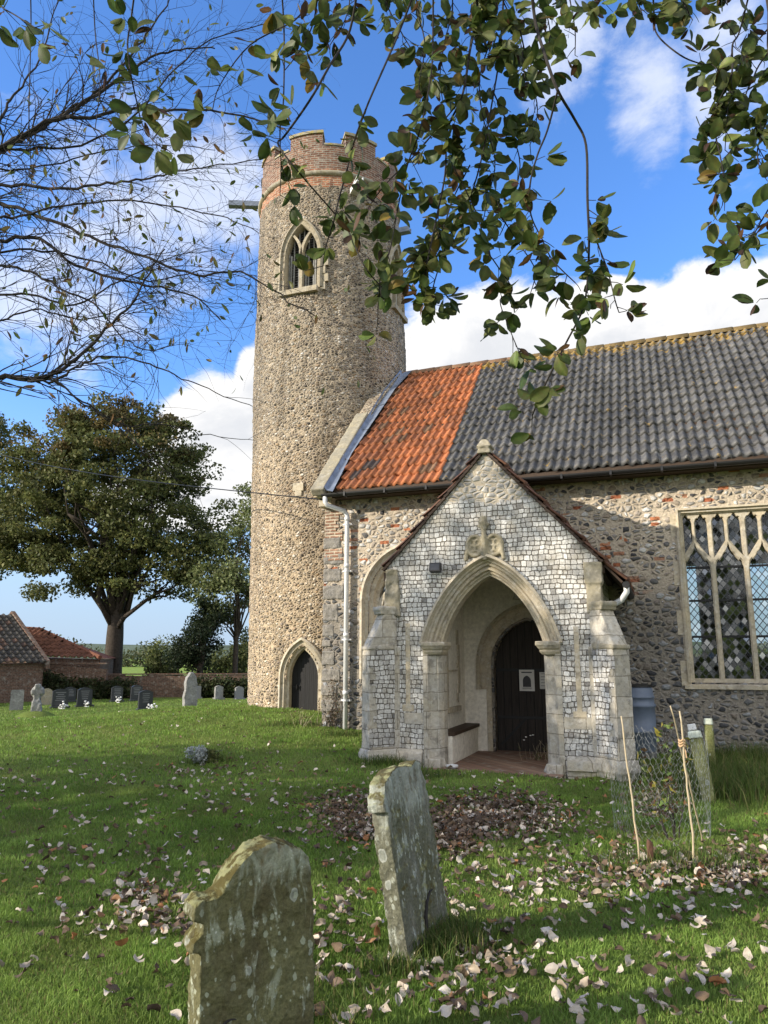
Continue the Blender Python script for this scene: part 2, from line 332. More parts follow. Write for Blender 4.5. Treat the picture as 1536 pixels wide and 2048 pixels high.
def mat_stone(name, a, b, lich=(0.5, 0.5, 0.45), la=0.4, dark=(0.12, 0.11, 0.09), da=0.4, scale=1.0, bd=0.006, yellow=None, joint=0.0):
    m, nt, out = new_mat(name); o = OBJ(nt)
    n1 = NOISE(nt, o, 3.0 * scale, 6.0, 0.6).outputs[0]; n2 = NOISE(nt, o, 22.0 * scale, 6.0, 0.65).outputs[0]; n3 = NOISE(nt, o, 7.0 * scale, 5.0, 0.6, 0.4).outputs[0]
    col = MIX(nt, RAMP(nt, n1, [(0.35, 0.0), (0.65, 1.0)]), a, b)
    col = MIX(nt, 1.0, col, RAMP(nt, n2, [(0.25, 0.72), (0.75, 1.2)]), 'MULTIPLY')
    col = MIX(nt, M(nt, 'MULTIPLY', SS(nt, n3, 0.52, 0.66), da), col, dark)
    sp_ = SS(nt, NOISE(nt, VADD(nt, o, (5, 3, 1)), 9.0 * scale, 5.0, 0.65).outputs[0], 0.54, 0.62)
    col = MIX(nt, M(nt, 'MULTIPLY', sp_, la), col, lich)
    if yellow: col = MIX(nt, M(nt, 'MULTIPLY', SS(nt, NOISE(nt, VADD(nt, o, (1, 8, 2)), 6.0, 5.0).outputs[0], 0.45, 0.6), yellow[1]), col, yellow[0])
    h = M(nt, 'ADD', n2, M(nt, 'MULTIPLY', n3, 0.6))
    if joint:
        b_ = N(nt, 'ShaderNodeTexBrick', {'Vector': WARP(nt, plane_vec(nt, o), 3.0, 0.04), 'Color1': (1, 1, 1, 1), 'Color2': (0.78, 0.78, 0.76, 1), 'Mortar': (0.5, 0.48, 0.44, 1), 'Scale': 1.0, 'Mortar Size': 0.006, 'Mortar Smooth': 0.2, 'Brick Width': joint * 1.7, 'Row Height': joint})
        col = MIX(nt, 1.0, col, b_.outputs[0], 'MULTIPLY'); h = M(nt, 'SUBTRACT', h, M(nt, 'MULTIPLY', b_.outputs[1], 0.7))
    finish(nt, out, col, 0.9, h, bd, 0.8, 0.2); MAT[name] = m
mat_stone('limestone', (0.50, 0.43, 0.31), (0.40, 0.36, 0.29), (0.60, 0.58, 0.53), 0.35, (0.16, 0.14, 0.11), 0.45)
mat_stone('belfry_stone', (0.40, 0.34, 0.24), (0.32, 0.285, 0.22), (0.48, 0.45, 0.4), 0.35, (0.14, 0.125, 0.1), 0.5)
mat_stone('ashlar', (0.50, 0.45, 0.36), (0.42, 0.40, 0.36), (0.62, 0.60, 0.56), 0.45, (0.14, 0.13, 0.12), 0.55, joint=0.27)
mat_stone('coping_stone', (0.33, 0.29, 0.2), (0.26, 0.24, 0.19), (0.45, 0.43, 0.38), 0.3, (0.13, 0.12, 0.1), 0.4)
mat_stone('grey_stone', (0.26, 0.26, 0.25), (0.20, 0.195, 0.185), (0.42, 0.42, 0.4), 0.4, (0.09, 0.09, 0.085), 0.4)
mat_stone('lichen_cap', (0.34, 0.31, 0.24), (0.27, 0.25, 0.2), (0.5, 0.48, 0.42), 0.35, (0.12, 0.11, 0.1), 0.4, yellow=((0.36, 0.29, 0.07), 0.7))
mat_stone('plaster', (0.80, 0.76, 0.67), (0.74, 0.70, 0.61), (0.64, 0.6, 0.52), 0.15, (0.42, 0.38, 0.3), 0.2, 0.7, 0.004)
mat_stone('quoin_stone', (0.19, 0.18, 0.165), (0.26, 0.24, 0.21), (0.34, 0.33, 0.31), 0.3, (0.07, 0.07, 0.07), 0.5, 2.0, 0.012)
def mat_brick(name, cyl=None, **kw):
    m, nt, out = new_mat(name); o = OBJ(nt)
    col, h = brick_nodes(nt, cyl_vec(nt, o, cyl) if cyl else plane_vec(nt, o), **kw)
    ln = NOISE(nt, o, 5.0, 5.0, 0.65).outputs[0]
    col = MIX(nt, M(nt, 'MULTIPLY', SS(nt, ln, 0.52, 0.68), 0.6), col, (0.30, 0.28, 0.24))
    finish(nt, out, col, 0.9, h, 0.012, 0.9, 0.2); MAT[name] = m
mat_brick('parapet_brick', TWC, c1=(0.15, 0.068, 0.045), c2=(0.25, 0.13, 0.085), mo=(0.32, 0.28, 0.23))
mat_brick('old_brick', c1=(0.26, 0.13, 0.085), c2=(0.36, 0.22, 0.15), mo=(0.45, 0.38, 0.29), ms=.016)
mat_brick('wall_brick', c1=(0.10, 0.05, 0.035), c2=(0.17, 0.09, 0.06), mo=(0.16, 0.14, 0.11))
mat_brick('floor_brick', c1=(0.20, 0.12, 0.085), c2=(0.27, 0.18, 0.13), mo=(0.13, 0.11, 0.09), bw=0.22, bh=0.2)
def mat_tint(name, rough=0.8, noise_s=14.0, spec=0.3, bd=0.004, lich=None, amt=0.5, transl=0.0, back=None, gloss_n=None):
    m, nt, out = new_mat(name); o = OBJ(nt)
    c = N(nt, 'ShaderNodeVertexColor', layer_name='tint').outputs[0]
    n = NOISE(nt, o, noise_s, 5.0, 0.6).outputs[0]
    col = MIX(nt, amt, c, RAMP(nt, n, [(0.25, 0.45), (0.75, 1.5)]), 'MULTIPLY')
    if lich:
        zz = N(nt, 'ShaderNodeSeparateXYZ', {0: o}).outputs[2]
        ln = NOISE(nt, o, 5.5, 6.0, 0.68).outputs[0]
        k = SS(nt, M(nt, 'ADD', ln, M(nt, 'MULTIPLY', SS(nt, zz, 7.9, 8.75), 0.23)), 0.62, 0.70)
        col = MIX(nt, M(nt, 'MULTIPLY', k, 0.85), col, lich)
        g = SS(nt, NOISE(nt, VADD(nt, o, (3, 9, 4)), 8.0, 6.0, 0.65).outputs[0], 0.58, 0.68)
        col = MIX(nt, M(nt, 'MULTIPLY', g, 0.45), col, (0.24, 0.235, 0.21))
    if back:
        gm = N(nt, 'ShaderNodeNewGeometry').outputs['Backfacing']
        col = MIX(nt, M(nt, 'MULTIPLY', gm, back[1]), col, back[0])
    ex = None
    if transl:
        t = N(nt, 'ShaderNodeBsdfTranslucent', {'Color': col})
        def ex(p):
            mx = N(nt, 'ShaderNodeMixShader', {0: transl, 1: p, 2: t.outputs[0]}); return mx.outputs[0]
    finish(nt, out, col, rough, n if bd else None, bd or 0.001, 0.6, spec, extra=ex); MAT[name] = m
mat_tint('black_pantile', 0.6, 12.0, 0.35, 0.004, (0.30, 0.19, 0.035), amt=.75)
mat_tint('red_pantile', 0.8, 16.0, 0.25, 0.004, amt=0.6)
mat_tint('foliage', 0.6, 3.0, 0.25, 0, amt=0.3, transl=0.35)
mat_tint('tree_leaf', 0.5, 30.0, 0.3, 0, amt=0.45, transl=0.42)
mat_tint('dead_leaf', 0.75, 40.0, 0.25, 0.002, amt=0.5, transl=0.08)
mat_tint('grass_blade', 0.6, 2.0, 0.25, 0, amt=0.25, transl=0.35)
def mat_plain(name, col, rough=0.6, metal=0.0, spec=0.4, var=0.25, scale=12.0, bd=0.002):
    m, nt, out = new_mat(name); o = OBJ(nt); n = NOISE(nt, o, scale, 5.0, 0.6).outputs[0]
    c = MIX(nt, 1.0, col, RAMP(nt, n, [(0.25, 1 - var), (0.75, 1 + var)]), 'MULTIPLY')
    finish(nt, out, c, rough, n, bd, 0.5, spec, metal); MAT[name] = m
mat_plain('lead', (0.19, 0.225, 0.29), 0.5, 0.3, 0.5, 0.4, 5.0, 0.006)
mat_plain('white_plastic', (0.62, 0.63, 0.64), 0.35, 0, 0.5, 0.08, 3.0)
mat_plain('black_plastic', (0.009, 0.009, 0.010), 0.5, 0, 0.5, 0.1)
mat_plain('brown_timber', (0.05, 0.03, 0.018), 0.7)
mat_plain('dark_interior', (0.02, 0.018, 0.016), 0.9)
mat_plain('black_iron', (0.012, 0.012, 0.013), 0.5, 0.3)
mat_plain('black_granite', (0.035, 0.038, 0.045), 0.3, 0, 0.5, 0.25, 60.0, 0.0005)
mat_plain('grey_granite', (0.20, 0.20, 0.20), 0.6, 0, 0.4, 0.2, 50.0, 0.001)
mat_plain('blue_barrel', (0.13, 0.165, 0.23), 0.45, 0, 0.4, 0.15, 4.0)
mat_plain('paper', (0.62, 0.61, 0.58), 0.8, 0, 0.2, 0.06)
mat_plain('ink', (0.06, 0.06, 0.065), 0.8)
mat_plain('bamboo', (0.42, 0.35, 0.23), 0.5, 0, 0.4, 0.2, 20.0)
mat_plain('twine', (0.45, 0.30, 0.17), 0.9)
mat_plain('wire', (0.30, 0.31, 0.30), 0.45, 0.6, 0.5, 0.1)
mat_plain('white_petal', (0.72, 0.72, 0.70), 0.7, 0, 0.2, 0.1)
mat_plain('bark', (0.055, 0.045, 0.036), 0.9, 0, 0.15, 0.5, 9.0, 0.03)
mat_plain('twig_bark', (0.030, 0.026, 0.023), 0.85, 0, 0.2, 0.4, 30.0, 0.002)
mat_plain('grey_bark', (0.065, 0.06, 0.05), 0.85, 0, 0.2, 0.5, 25.0, 0.003)
mat_plain('rust_stub', (0.10, 0.05, 0.03), 0.9)
def mat_planks(name, c, pw=0.13):
    m, nt, out = new_mat(name); o = OBJ(nt)
    s = N(nt, 'ShaderNodeSeparateXYZ', {0: o}); fx = M(nt, 'FRACT', M(nt, 'DIVIDE', s.outputs[0], pw))
    g = M(nt, 'LESS_THAN', M(nt, 'ABSOLUTE', M(nt, 'SUBTRACT', fx, 0.5)), 0.045)
    n = NOISE(nt, VSC(nt, o, (40, 40, 3)), 1.0, 5.0).outputs[0]
    col = MIX(nt, 1.0, c, RAMP(nt, n, [(0.3, 0.6), (0.7, 1.4)]), 'MULTIPLY'); col = MIX(nt, g, col, (0.006, 0.006, 0.006))
    finish(nt, out, col, 0.7, M(nt, 'SUBTRACT', n, M(nt, 'MULTIPLY', g, 2.0)), 0.006, 0.8, 0.3); MAT[name] = m
mat_planks('dark_planks', (0.028, 0.022, 0.018)); mat_planks('black_planks', (0.011, 0.011, 0.012), 0.1)
def mat_glazing():
    m, nt, out = new_mat('leaded_glass'); o = OBJ(nt); s = N(nt, 'ShaderNodeSeparateXYZ', {0: o})
    a = M(nt, 'ADD', M(nt, 'DIVIDE', s.outputs[0], 0.105), M(nt, 'DIVIDE', s.outputs[2], 0.135)); b = M(nt, 'SUBTRACT', M(nt, 'DIVIDE', s.outputs[0], 0.105), M(nt, 'DIVIDE', s.outputs[2], 0.135))
    def ln(x): return M(nt, 'LESS_THAN', M(nt, 'ABSOLUTE', M(nt, 'SUBTRACT', M(nt, 'FRACT', x), 0.5)), 0.075)
    lead = M(nt, 'MAXIMUM', ln(a), ln(b))
    idv = N(nt, 'ShaderNodeCombineXYZ', {0: M(nt, 'FLOOR', M(nt, 'ADD', a, 0.5)), 1: M(nt, 'FLOOR', M(nt, 'ADD', b, 0.5)), 2: 0.0}).outputs[0]
    wn = N(nt, 'ShaderNodeTexWhiteNoise', {'Vector': idv}, noise_dimensions='3D')
    nn = VSC(nt, N(nt, 'ShaderNodeVectorMath', {0: wn.outputs[1], 1: (0.5, 0.5, 0.5)}, operation='SUBTRACT').outputs[0], (0.16, 0.16, 0.22))
    geo = N(nt, 'ShaderNodeNewGeometry').outputs['Normal']
    nrm = N(nt, 'ShaderNodeVectorMath', {0: VADD(nt, geo, nn)}, operation='NORMALIZE').outputs[0]
    gl = N(nt, 'ShaderNodeBsdfGlossy', {'Color': (0.9, 0.93, 0.95, 1), 'Roughness': 0.06, 'Normal': nrm})
    tr = N(nt, 'ShaderNodeBsdfTransparent', {'Color': (0.55, 0.60, 0.56, 1)})
    k = RAMP(nt, wn.outputs[0], [(0, 0.04), (0.6, 0.08), (0.9, 0.14), (1, 0.22)])
    g = N(nt, 'ShaderNodeMixShader', {0: k, 1: tr.outputs[0], 2: gl.outputs[0]})
    ld = N(nt, 'ShaderNodeBsdfPrincipled', {'Base Color': (0.04, 0.045, 0.05, 1), 'Roughness': 0.5})
    mx = N(nt, 'ShaderNodeMixShader', {0: lead, 1: g.outputs[0], 2: ld.outputs[0]})
    nt.links.new(mx.outputs[0], out.inputs[0]); MAT['leaded_glass'] = m
mat_glazing()
def mat_grave(name, base, olive, lich, ochre):
    m, nt, out = new_mat(name); o = OBJ(nt)
    st = VSC(nt, o, (1.0, 1.0, 0.35))
    n1 = NOISE(nt, st, 5.0, 6.0, 0.6).outputs[0]; n2 = NOISE(nt, o, 60.0, 6.0, 0.7).outputs[0]; n3 = NOISE(nt, st, 14.0, 6.0, 0.65, 0.5).outputs[0]
    col = MIX(nt, RAMP(nt, n1, [(0.38, 0.0), (0.62, 1.0)]), base, olive)
    col = MIX(nt, M(nt, 'MULTIPLY', SS(nt, NOISE(nt, VADD(nt, st, (4, 4, 4)), 4.0, 5.0).outputs[0], 0.55, 0.68), 0.6), col, ochre)
    col = MIX(nt, 1.0, col, RAMP(nt, n2, [(0.25, 0.5), (0.75, 1.5)]), 'MULTIPLY')
    fl = SS(nt, n3, 0.56, 0.64)
    col = MIX(nt, M(nt, 'MULTIPLY', fl, 0.55), col, lich)
    # round crustose lichens
    vw = WARP(nt, VSC(nt, o, (11, 11, 7.5)), 1.5, 0.35)
    vo = N(nt, 'ShaderNodeTexVoronoi', {'Vector': vw, 'Scale': 1.0}); hs = N(nt, 'ShaderNodeSeparateColor', {0: vo.outputs[1]})
    rad = M(nt, 'MULTIPLY', hs.outputs[0], 0.36); sel = M(nt, 'GREATER_THAN', hs.outputs[1], 0.35)
    disc = M(nt, 'MULTIPLY', SS(nt, M(nt, 'SUBTRACT', rad, vo.outputs[0]), 0.0, 0.04), sel)
    col = MIX(nt, M(nt, 'MULTIPLY', disc, 0.7), col, MIX(nt, SS(nt, M(nt, 'SUBTRACT', rad, vo.outputs[0]), 0.02, 0.14), (0.42, 0.44, 0.40), (0.25, 0.27, 0.24)))
    vb = N(nt, 'ShaderNodeTexVoronoi', {'Vector': WARP(nt, VSC(nt, o, (30, 30, 22)), 1.5, 0.5), 'Scale': 1.0}); hb = N(nt, 'ShaderNodeSeparateColor', {0: vb.outputs[1]})
    db = M(nt, 'MULTIPLY', SS(nt, M(nt, 'SUBTRACT', M(nt, 'MULTIPLY', hb.outputs[0], 0.42), vb.outputs[0]), 0.0, 0.08), SS(nt, n1, 0.4, 0.55))
    col = MIX(nt, M(nt, 'MULTIPLY', db, 0.75), col, lich)
    zc = N(nt, 'ShaderNodeSeparateXYZ', {0: o}).outputs[2]
    crust = SS(nt, M(nt, 'ADD', M(nt, 'MULTIPLY', zc, 0.9), M(nt, 'MULTIPLY', n3, 1.2)), 1.18, 1.42)
    col = MIX(nt, M(nt, 'MULTIPLY', crust, 0.7), col, MIX(nt, n2, tuple(x * .55 for x in lich), lich))
    # speckle
    v2 = N(nt, 'ShaderNodeTexVoronoi', {'Vector': o, 'Scale': 60.0}); col = MIX(nt, M(nt, 'MULTIPLY', M(nt, 'MULTIPLY', M(nt, 'LESS_THAN', v2.outputs[0], 0.28), fl), 0.7), col, (0.5, 0.52, 0.46))
    # moss on what faces up
    up = N(nt, 'ShaderNodeSeparateXYZ', {0: N(nt, 'ShaderNodeNewGeometry').outputs['Normal']}).outputs[2]
    ms = M(nt, 'MULTIPLY', SS(nt, M(nt, 'ADD', up, M(nt, 'MULTIPLY', M(nt, 'SUBTRACT', n1, 0.5), 0.9)), 0.15, 0.55), 0.9)
    mossc = MIX(nt, SS(nt, n3, 0.46, 0.56), (0.07, 0.058, 0.018), (0.21, 0.21, 0.10))
    col = MIX(nt, ms, col, mossc)
    h = M(nt, 'ADD', M(nt, 'ADD', n2, M(nt, 'MULTIPLY', n3, 1.2)), M(nt, 'MULTIPLY', disc, 0.3))
    finish(nt, out, col, 0.95, h, 0.009, 0.9, 0.15); MAT[name] = m
mat_grave('mossy_stone', (0.085, 0.075, 0.04), (0.14, 0.138, 0.07), (0.38, 0.41, 0.32), (0.17, 0.095, 0.045))
mat_grave('lichened_stone', (0.15, 0.148, 0.115), (0.095, 0.098, 0.058), (0.42, 0.45, 0.39), (0.15, 0.10, 0.045))
mat_grave('green_stone', (0.16, 0.17, 0.065), (0.22, 0.23, 0.1), (0.3, 0.32, 0.16), (0.12, 0.12, 0.05))
def mat_ground():
    m, nt, out = new_mat('turf'); o = OBJ(nt)
    n1 = NOISE(nt, o, 0.6, 5.0, 0.6).outputs[0]; n2 = NOISE(nt, o, 9.0, 6.0, 0.65).outputs[0]; n3 = NOISE(nt, o, 60.0, 4.0, 0.7).outputs[0]
    col = MIX(nt, RAMP(nt, n1, [(0.35, 0.0), (0.65, 1.0)]), (0.095, 0.14, 0.028), (0.14, 0.18, 0.042))
    col = MIX(nt, M(nt, 'MULTIPLY', SS(nt, n2, 0.5, 0.7), 0.5), col, (0.075, 0.06, 0.025))
    col = MIX(nt, 1.0, col, RAMP(nt, n3, [(0.3, 0.5), (0.7, 1.5)]), 'MULTIPLY')
    sy = N(nt, 'ShaderNodeSeparateXYZ', {0: o}).outputs[1]
    col = MIX(nt, SS(nt, sy, 43.0, 47.0), col, MIX(nt, n1, (0.16, 0.24, 0.04), (0.22, 0.28, 0.06)))
    finish(nt, out, col, 0.95, M(nt, 'ADD', n2, n3), 0.02, 0.8, 0.1); MAT['turf'] = m
mat_ground()

# ------------------------------------------------------------------ ground
def sstep(a, b, x): t = np.clip((x - a) / (b - a), 0, 1); return t * t * (3 - 2 * t)
def H(x, y):
    x = np.asarray(x, float); y = np.asarray(y, float)
    h = 0.58 * np.exp(-((x + 2.3) ** 2 + (y - 18.6) ** 2) / (2 * 4.1 ** 2))
    h += 0.16 * sstep(3.2, 6.5, x) * sstep(5.5, 8.5, y) * (1 - sstep(25, 35, y))
    h -= 0.36 * sstep(14, 28, y) * (1 - 0.6 * sstep(-4, 2, x)) * (1 - sstep(40, 60, y))
    h += 0.02 * np.sin(x * 1.7 + 0.6 * y) * np.cos(y * 1.3 - 0.4 * x) + 0.012 * np.sin(x * 4.1 + 1) * np.sin(y * 3.7)
    dx, dy = x - 1.85, y - 13.25; X_ = dx * .9397 - dy * .342; Y_ = dx * .342 + dy * .9397      # the porch floor and its threshold lie level
    k = sstep(-.95, -.55, X_) * (1 - sstep(1.5, 1.9, X_)) * sstep(-2.75, -2.35, Y_) * (1 - sstep(.5, 1., Y_))
    return h * sstep(-3, 1, y + 2) * (1 - k) - .05 * k
def hz(x, y): return float(H(x, y))
def gp(u, v, it=6):
    d = ray(u, v); z = 0.0
    for _ in range(it):
        t = (z - CZ) / d.z; x, y = t * d.x, t * d.y; z = hz(x, y)
    return Vector((x, y, z))
def axis(lo, hi, n, dense):
    t = np.linspace(-1, 1, n); k = np.sinh(t * dense) / math.sinh(dense); return (hi - lo) / 2 * k + (hi + lo) / 2
xs = axis(-2500, 2500, 240, 9.5); ys = axis(-2500, 2500, 260, 9.3) + 12
gx, gy = np.meshgrid(xs, ys); gz = H(gx, gy)
nx, ny = len(xs), len(ys); ii = np.arange(nx * ny).reshape(ny, nx)
q = np.stack([ii[:-1, :-1], ii[:-1, 1:], ii[1:, 1:], ii[1:, :-1]], -1).reshape(-1, 4)
tag(np_mesh('ground', np.stack([gx, gy, gz], -1).reshape(-1, 3), q, MAT['turf'], smooth=True), kind='structure')

# ------------------------------------------------------------------ the church (local frame: x along the nave to the right, y inwards)
W0 = (1.85, 13.25); AROT = R(-20)
church = empty('church', (W0[0], W0[1], 0), AROT, 'flint church with a round tower, red and black tiled roof and gabled porch', 'church')
CM = Matrix.Translation((W0[0], W0[1], 0)) @ Matrix.Rotation(AROT, 4, 'Z'); CI = CM.inverted()
def to_local(u, v, Y0=None, plane=None):
    o = CI @ Vector((0, 0, CZ)); d = CI.to_3x3() @ ray(u, v)
    if plane: n, p = plane; t = n.dot(p - o) / n.dot(d)
    else: t = (Y0 - o.y) / d.y
    return o + d * t
def arch(cx, a, s, h, d=0.0, n=14, base=None, w=0.0):
    Rr = (h * h + a * a) / (2 * a); k = Rr - a; r = Rr + d
    th = math.acos(max(-1, min(1, -k / r))) if k >= 0 else math.acos(-k / r)
    L = [(cx + k + r * math.cos(math.pi + (th - math.pi) * i / n), s + r * math.sin(math.pi + (th - math.pi) * i / n)) for i in range(n + 1)]
    if w: zt = L[-1][1]; L = [(cx - ((cx - x) * (1 - w) + w * (a + d) * (1 - (z - s) / (zt - s))), z) for x, z in L]
    P = L + [(2 * cx - x, z) for x, z in reversed(L[:-1])]
    if base is not None: P = [(P[0][0], base)] + P + [(P[-1][0], base)]
    return P

# --- tower
def tw_c(z): return -4.69 - 0.0195 * z
def tw_r(z):
    pts = [(-1, 2.03), (0, 2.0), (5, 1.99), (9, 1.985), (12.4, 1.90), (13.6, 1.87), (15, 1.83)]
    for (a, ra), (b, rb) in zip(pts, pts[1:]):
        if z <= b: return ra + (rb - ra) * (z - a) / (b - a)
    return pts[-1][1]
TY = 3.85
def tw_y(x, z):
    c, r = tw_c(z), tw_r(z); return TY - math.sqrt(max(0.01, r * r - (x - c) ** 2))
def in_arch(x, z, cx, a, s, h, base):
    if z < base: return False
    if z <= s: return abs(x - cx) < a
    Rr = (h * h + a * a) / (2 * a); k = Rr - a
    return (abs(x - cx) + k) ** 2 + (z - s) ** 2 < Rr * Rr
TD = dict(cx=-4.545, a=0.335, s=1.15, h=0.62)      # tower door
BW = dict(cx=-4.855, a=0.44, s=11.28, h=0.84)      # belfry window
nth, nz = 300, 330; ztop = 13.62
T = np.linspace(0, 2 * np.pi, nth, endpoint=False); zz = np.linspace(-0.6, ztop, nz)
vs = np.empty((nz, nth, 3), np.float32)
for i, z in enumerate(zz):
    c, r = tw_c(z), tw_r(z)
    for j, t in enumerate(T):
        x, y = math.cos(t), math.sin(t)
        rr = r + 0.024 * noise.noise((x * 14, y * 14, z * 9)) + 0.012 * noise.noise((x * 30, y * 30, z * 17)) + 0.025 * noise.noise((x * 2, y * 2, z * 0.9))
        vs[i, j] = (c + rr * x, TY + rr * y, z)
ii = np.arange(nz * nth).reshape(nz, nth); jj = np.roll(ii, -1, 1)
q = np.stack([ii[:-1], jj[:-1], jj[1:], ii[1:]], -1).reshape(-1, 4)
flat = vs.reshape(-1, 3); cen = flat[q].mean(1)
keep = np.ones(len(q), bool)
for k, (x, y, z) in enumerate(cen):
    if y < TY - 1.2 and (in_arch(x, z, TD['cx'], TD['a'] + 0.06, TD['s'], TD['h'] + 0.07, -1) or in_arch(x, z, BW['cx'], BW['a'] + 0.03, BW['s'], BW['h'] + 0.04, 10.32)): keep[k] = False
    rx, ry = x - tw_c(z), y - TY
    if rx > 1.2 and in_arch(ry + BW['cx'] * 0, z, 0.0, BW['a'] + 0.03, BW['s'], BW['h'] + 0.04, 10.32): keep[k] = False
tower = np_mesh('tower', flat, q[keep], MAT['flint_tower'], church, smooth=True)
def ring(mb, r0, r1, z0, z1, a0=0, a1=2 * math.pi, n=96, mi=0, cz=None):
    c = tw_c(cz or z0); full = abs(a1 - a0 - 2 * math.pi) < 1e-6; k = max(3, int(n * (a1 - a0) / (2 * math.pi)))
    A = [a0 + (a1 - a0) * i / k for i in range(k + (0 if full else 1))]
    vs = [(c + r * math.cos(a), TY + r * math.sin(a), z) for a in A for r, z in ((r0, z0), (r1, z0), (r1, z1), (r0, z1))]
    fs = []; m_ = len(A)
    for i in range(m_ if full else m_ - 1):
        b, e = i * 4, ((i + 1) % m_) * 4
        for s in range(4): fs.append((b + s, b + (s + 1) % 4, e + (s + 1) % 4, e + s))
    if not full: fs += [(0, 3, 2, 1), ((m_ - 1) * 4, (m_ - 1) * 4 + 1, (m_ - 1) * 4 + 2, (m_ - 1) * 4 + 3)]
    mb.add(vs, fs, mi)
mb = MB()
ring(mb, 1.50, 1.865, 13.5, 14.28, n=120, cz=13.6)
capm = MB()
a_off = R(-90 - 20 + 2)
for k in range(8):
    a = a_off + R(45) * k + R(9)
    ring(mb, 1.52, 1.86, 14.282, 14.62, a, a + R(27), 120, cz=13.6)
    ring(capm, 1.48, 1.90, 14.623, 14.70, a - R(0.8), a + R(27.8), 120, cz=13.6)
    ring(capm, 1.49, 1.89, 14.284, 14.335, a + R(28.2), a + R(43.8), 120, cz=13.6)
par = mb.build('parapet', MAT['parapet_brick'], tower)
capm.build('parapet_cap', MAT['lichen_cap'], tower)
mb = MB()
for k in range(5):
    pr = [(1.86, 13.42), (1.93, 13.44), (1.95, 13.49), (1.93, 13.54), (1.86, 13.57)]
c = tw_c(13.5); n = 120
mb.add([(c + r * math.cos(2 * math.pi * j / n), TY + r * math.sin(2 * math.pi * j / n), z) for r, z in pr for j in range(n)],
       [(i * n + j, i * n + (j + 1) % n, (i + 1) * n + (j + 1) % n, (i + 1) * n + j) for i in range(4) for j in range(n)])
mb.build('string_course', MAT['coping_stone'], tower, smooth=True)
mb = MB(); mb.lathe([(1.52, 0), (0.4, 0.55), (0.02, 0.62)], (tw_c(13.6), TY, 13.75), 24); mb.build('tower_roof', MAT['lead'], tower)
def spout(ang, z, L, tilt, mat):
    mb = MB(); c = tw_c(z); d = Vector((math.cos(ang), math.sin(ang), 0)); s = Vector((-d.y, d.x, 0)); u = Vector((0, 0, 1))
    p0 = Vector((c, TY, z)) + d * 1.75; p1 = Vector((c, TY, z + tilt)) + d * (1.9 + L)
    for (a0, a1, b0, b1) in ((-.09, .09, -.07, -.045), (-.09, -.065, -.045, .07), (.065, .09, -.045, .07)):
        mb.hexa([p0 + s * a0 + u * b0, p1 + s * a0 + u * b0, p1 + s * a1 + u * b0, p0 + s * a1 + u * b0], [p0 + s * a0 + u * b1, p1 + s * a0 + u * b1, p1 + s * a1 + u * b1, p0 + s * a1 + u * b1])
    mb.build('water_spout', mat, tower)
spout(R(205), 13.72, 0.85, -0.02, MAT['lead']); spout(R(-90 + 42), 13.02, 0.5, 0.05, MAT['white_plastic']); spout(R(0), 12.6, 0.4, 0.0, MAT['lead'])
mb = MB()
for (x0, x1, z0, z1) in ((-4.86, -4.60, 5.32, 5.5), (-4.80, -4.64, 5.2, 5.318)):
    y = tw_y((x0 + x1) / 2, 5.4); mb.box(x0, x1, y - 0.03, y + 0.2, z0, z1)
mb.build('ashlar_patch', MAT['limestone'], tower)
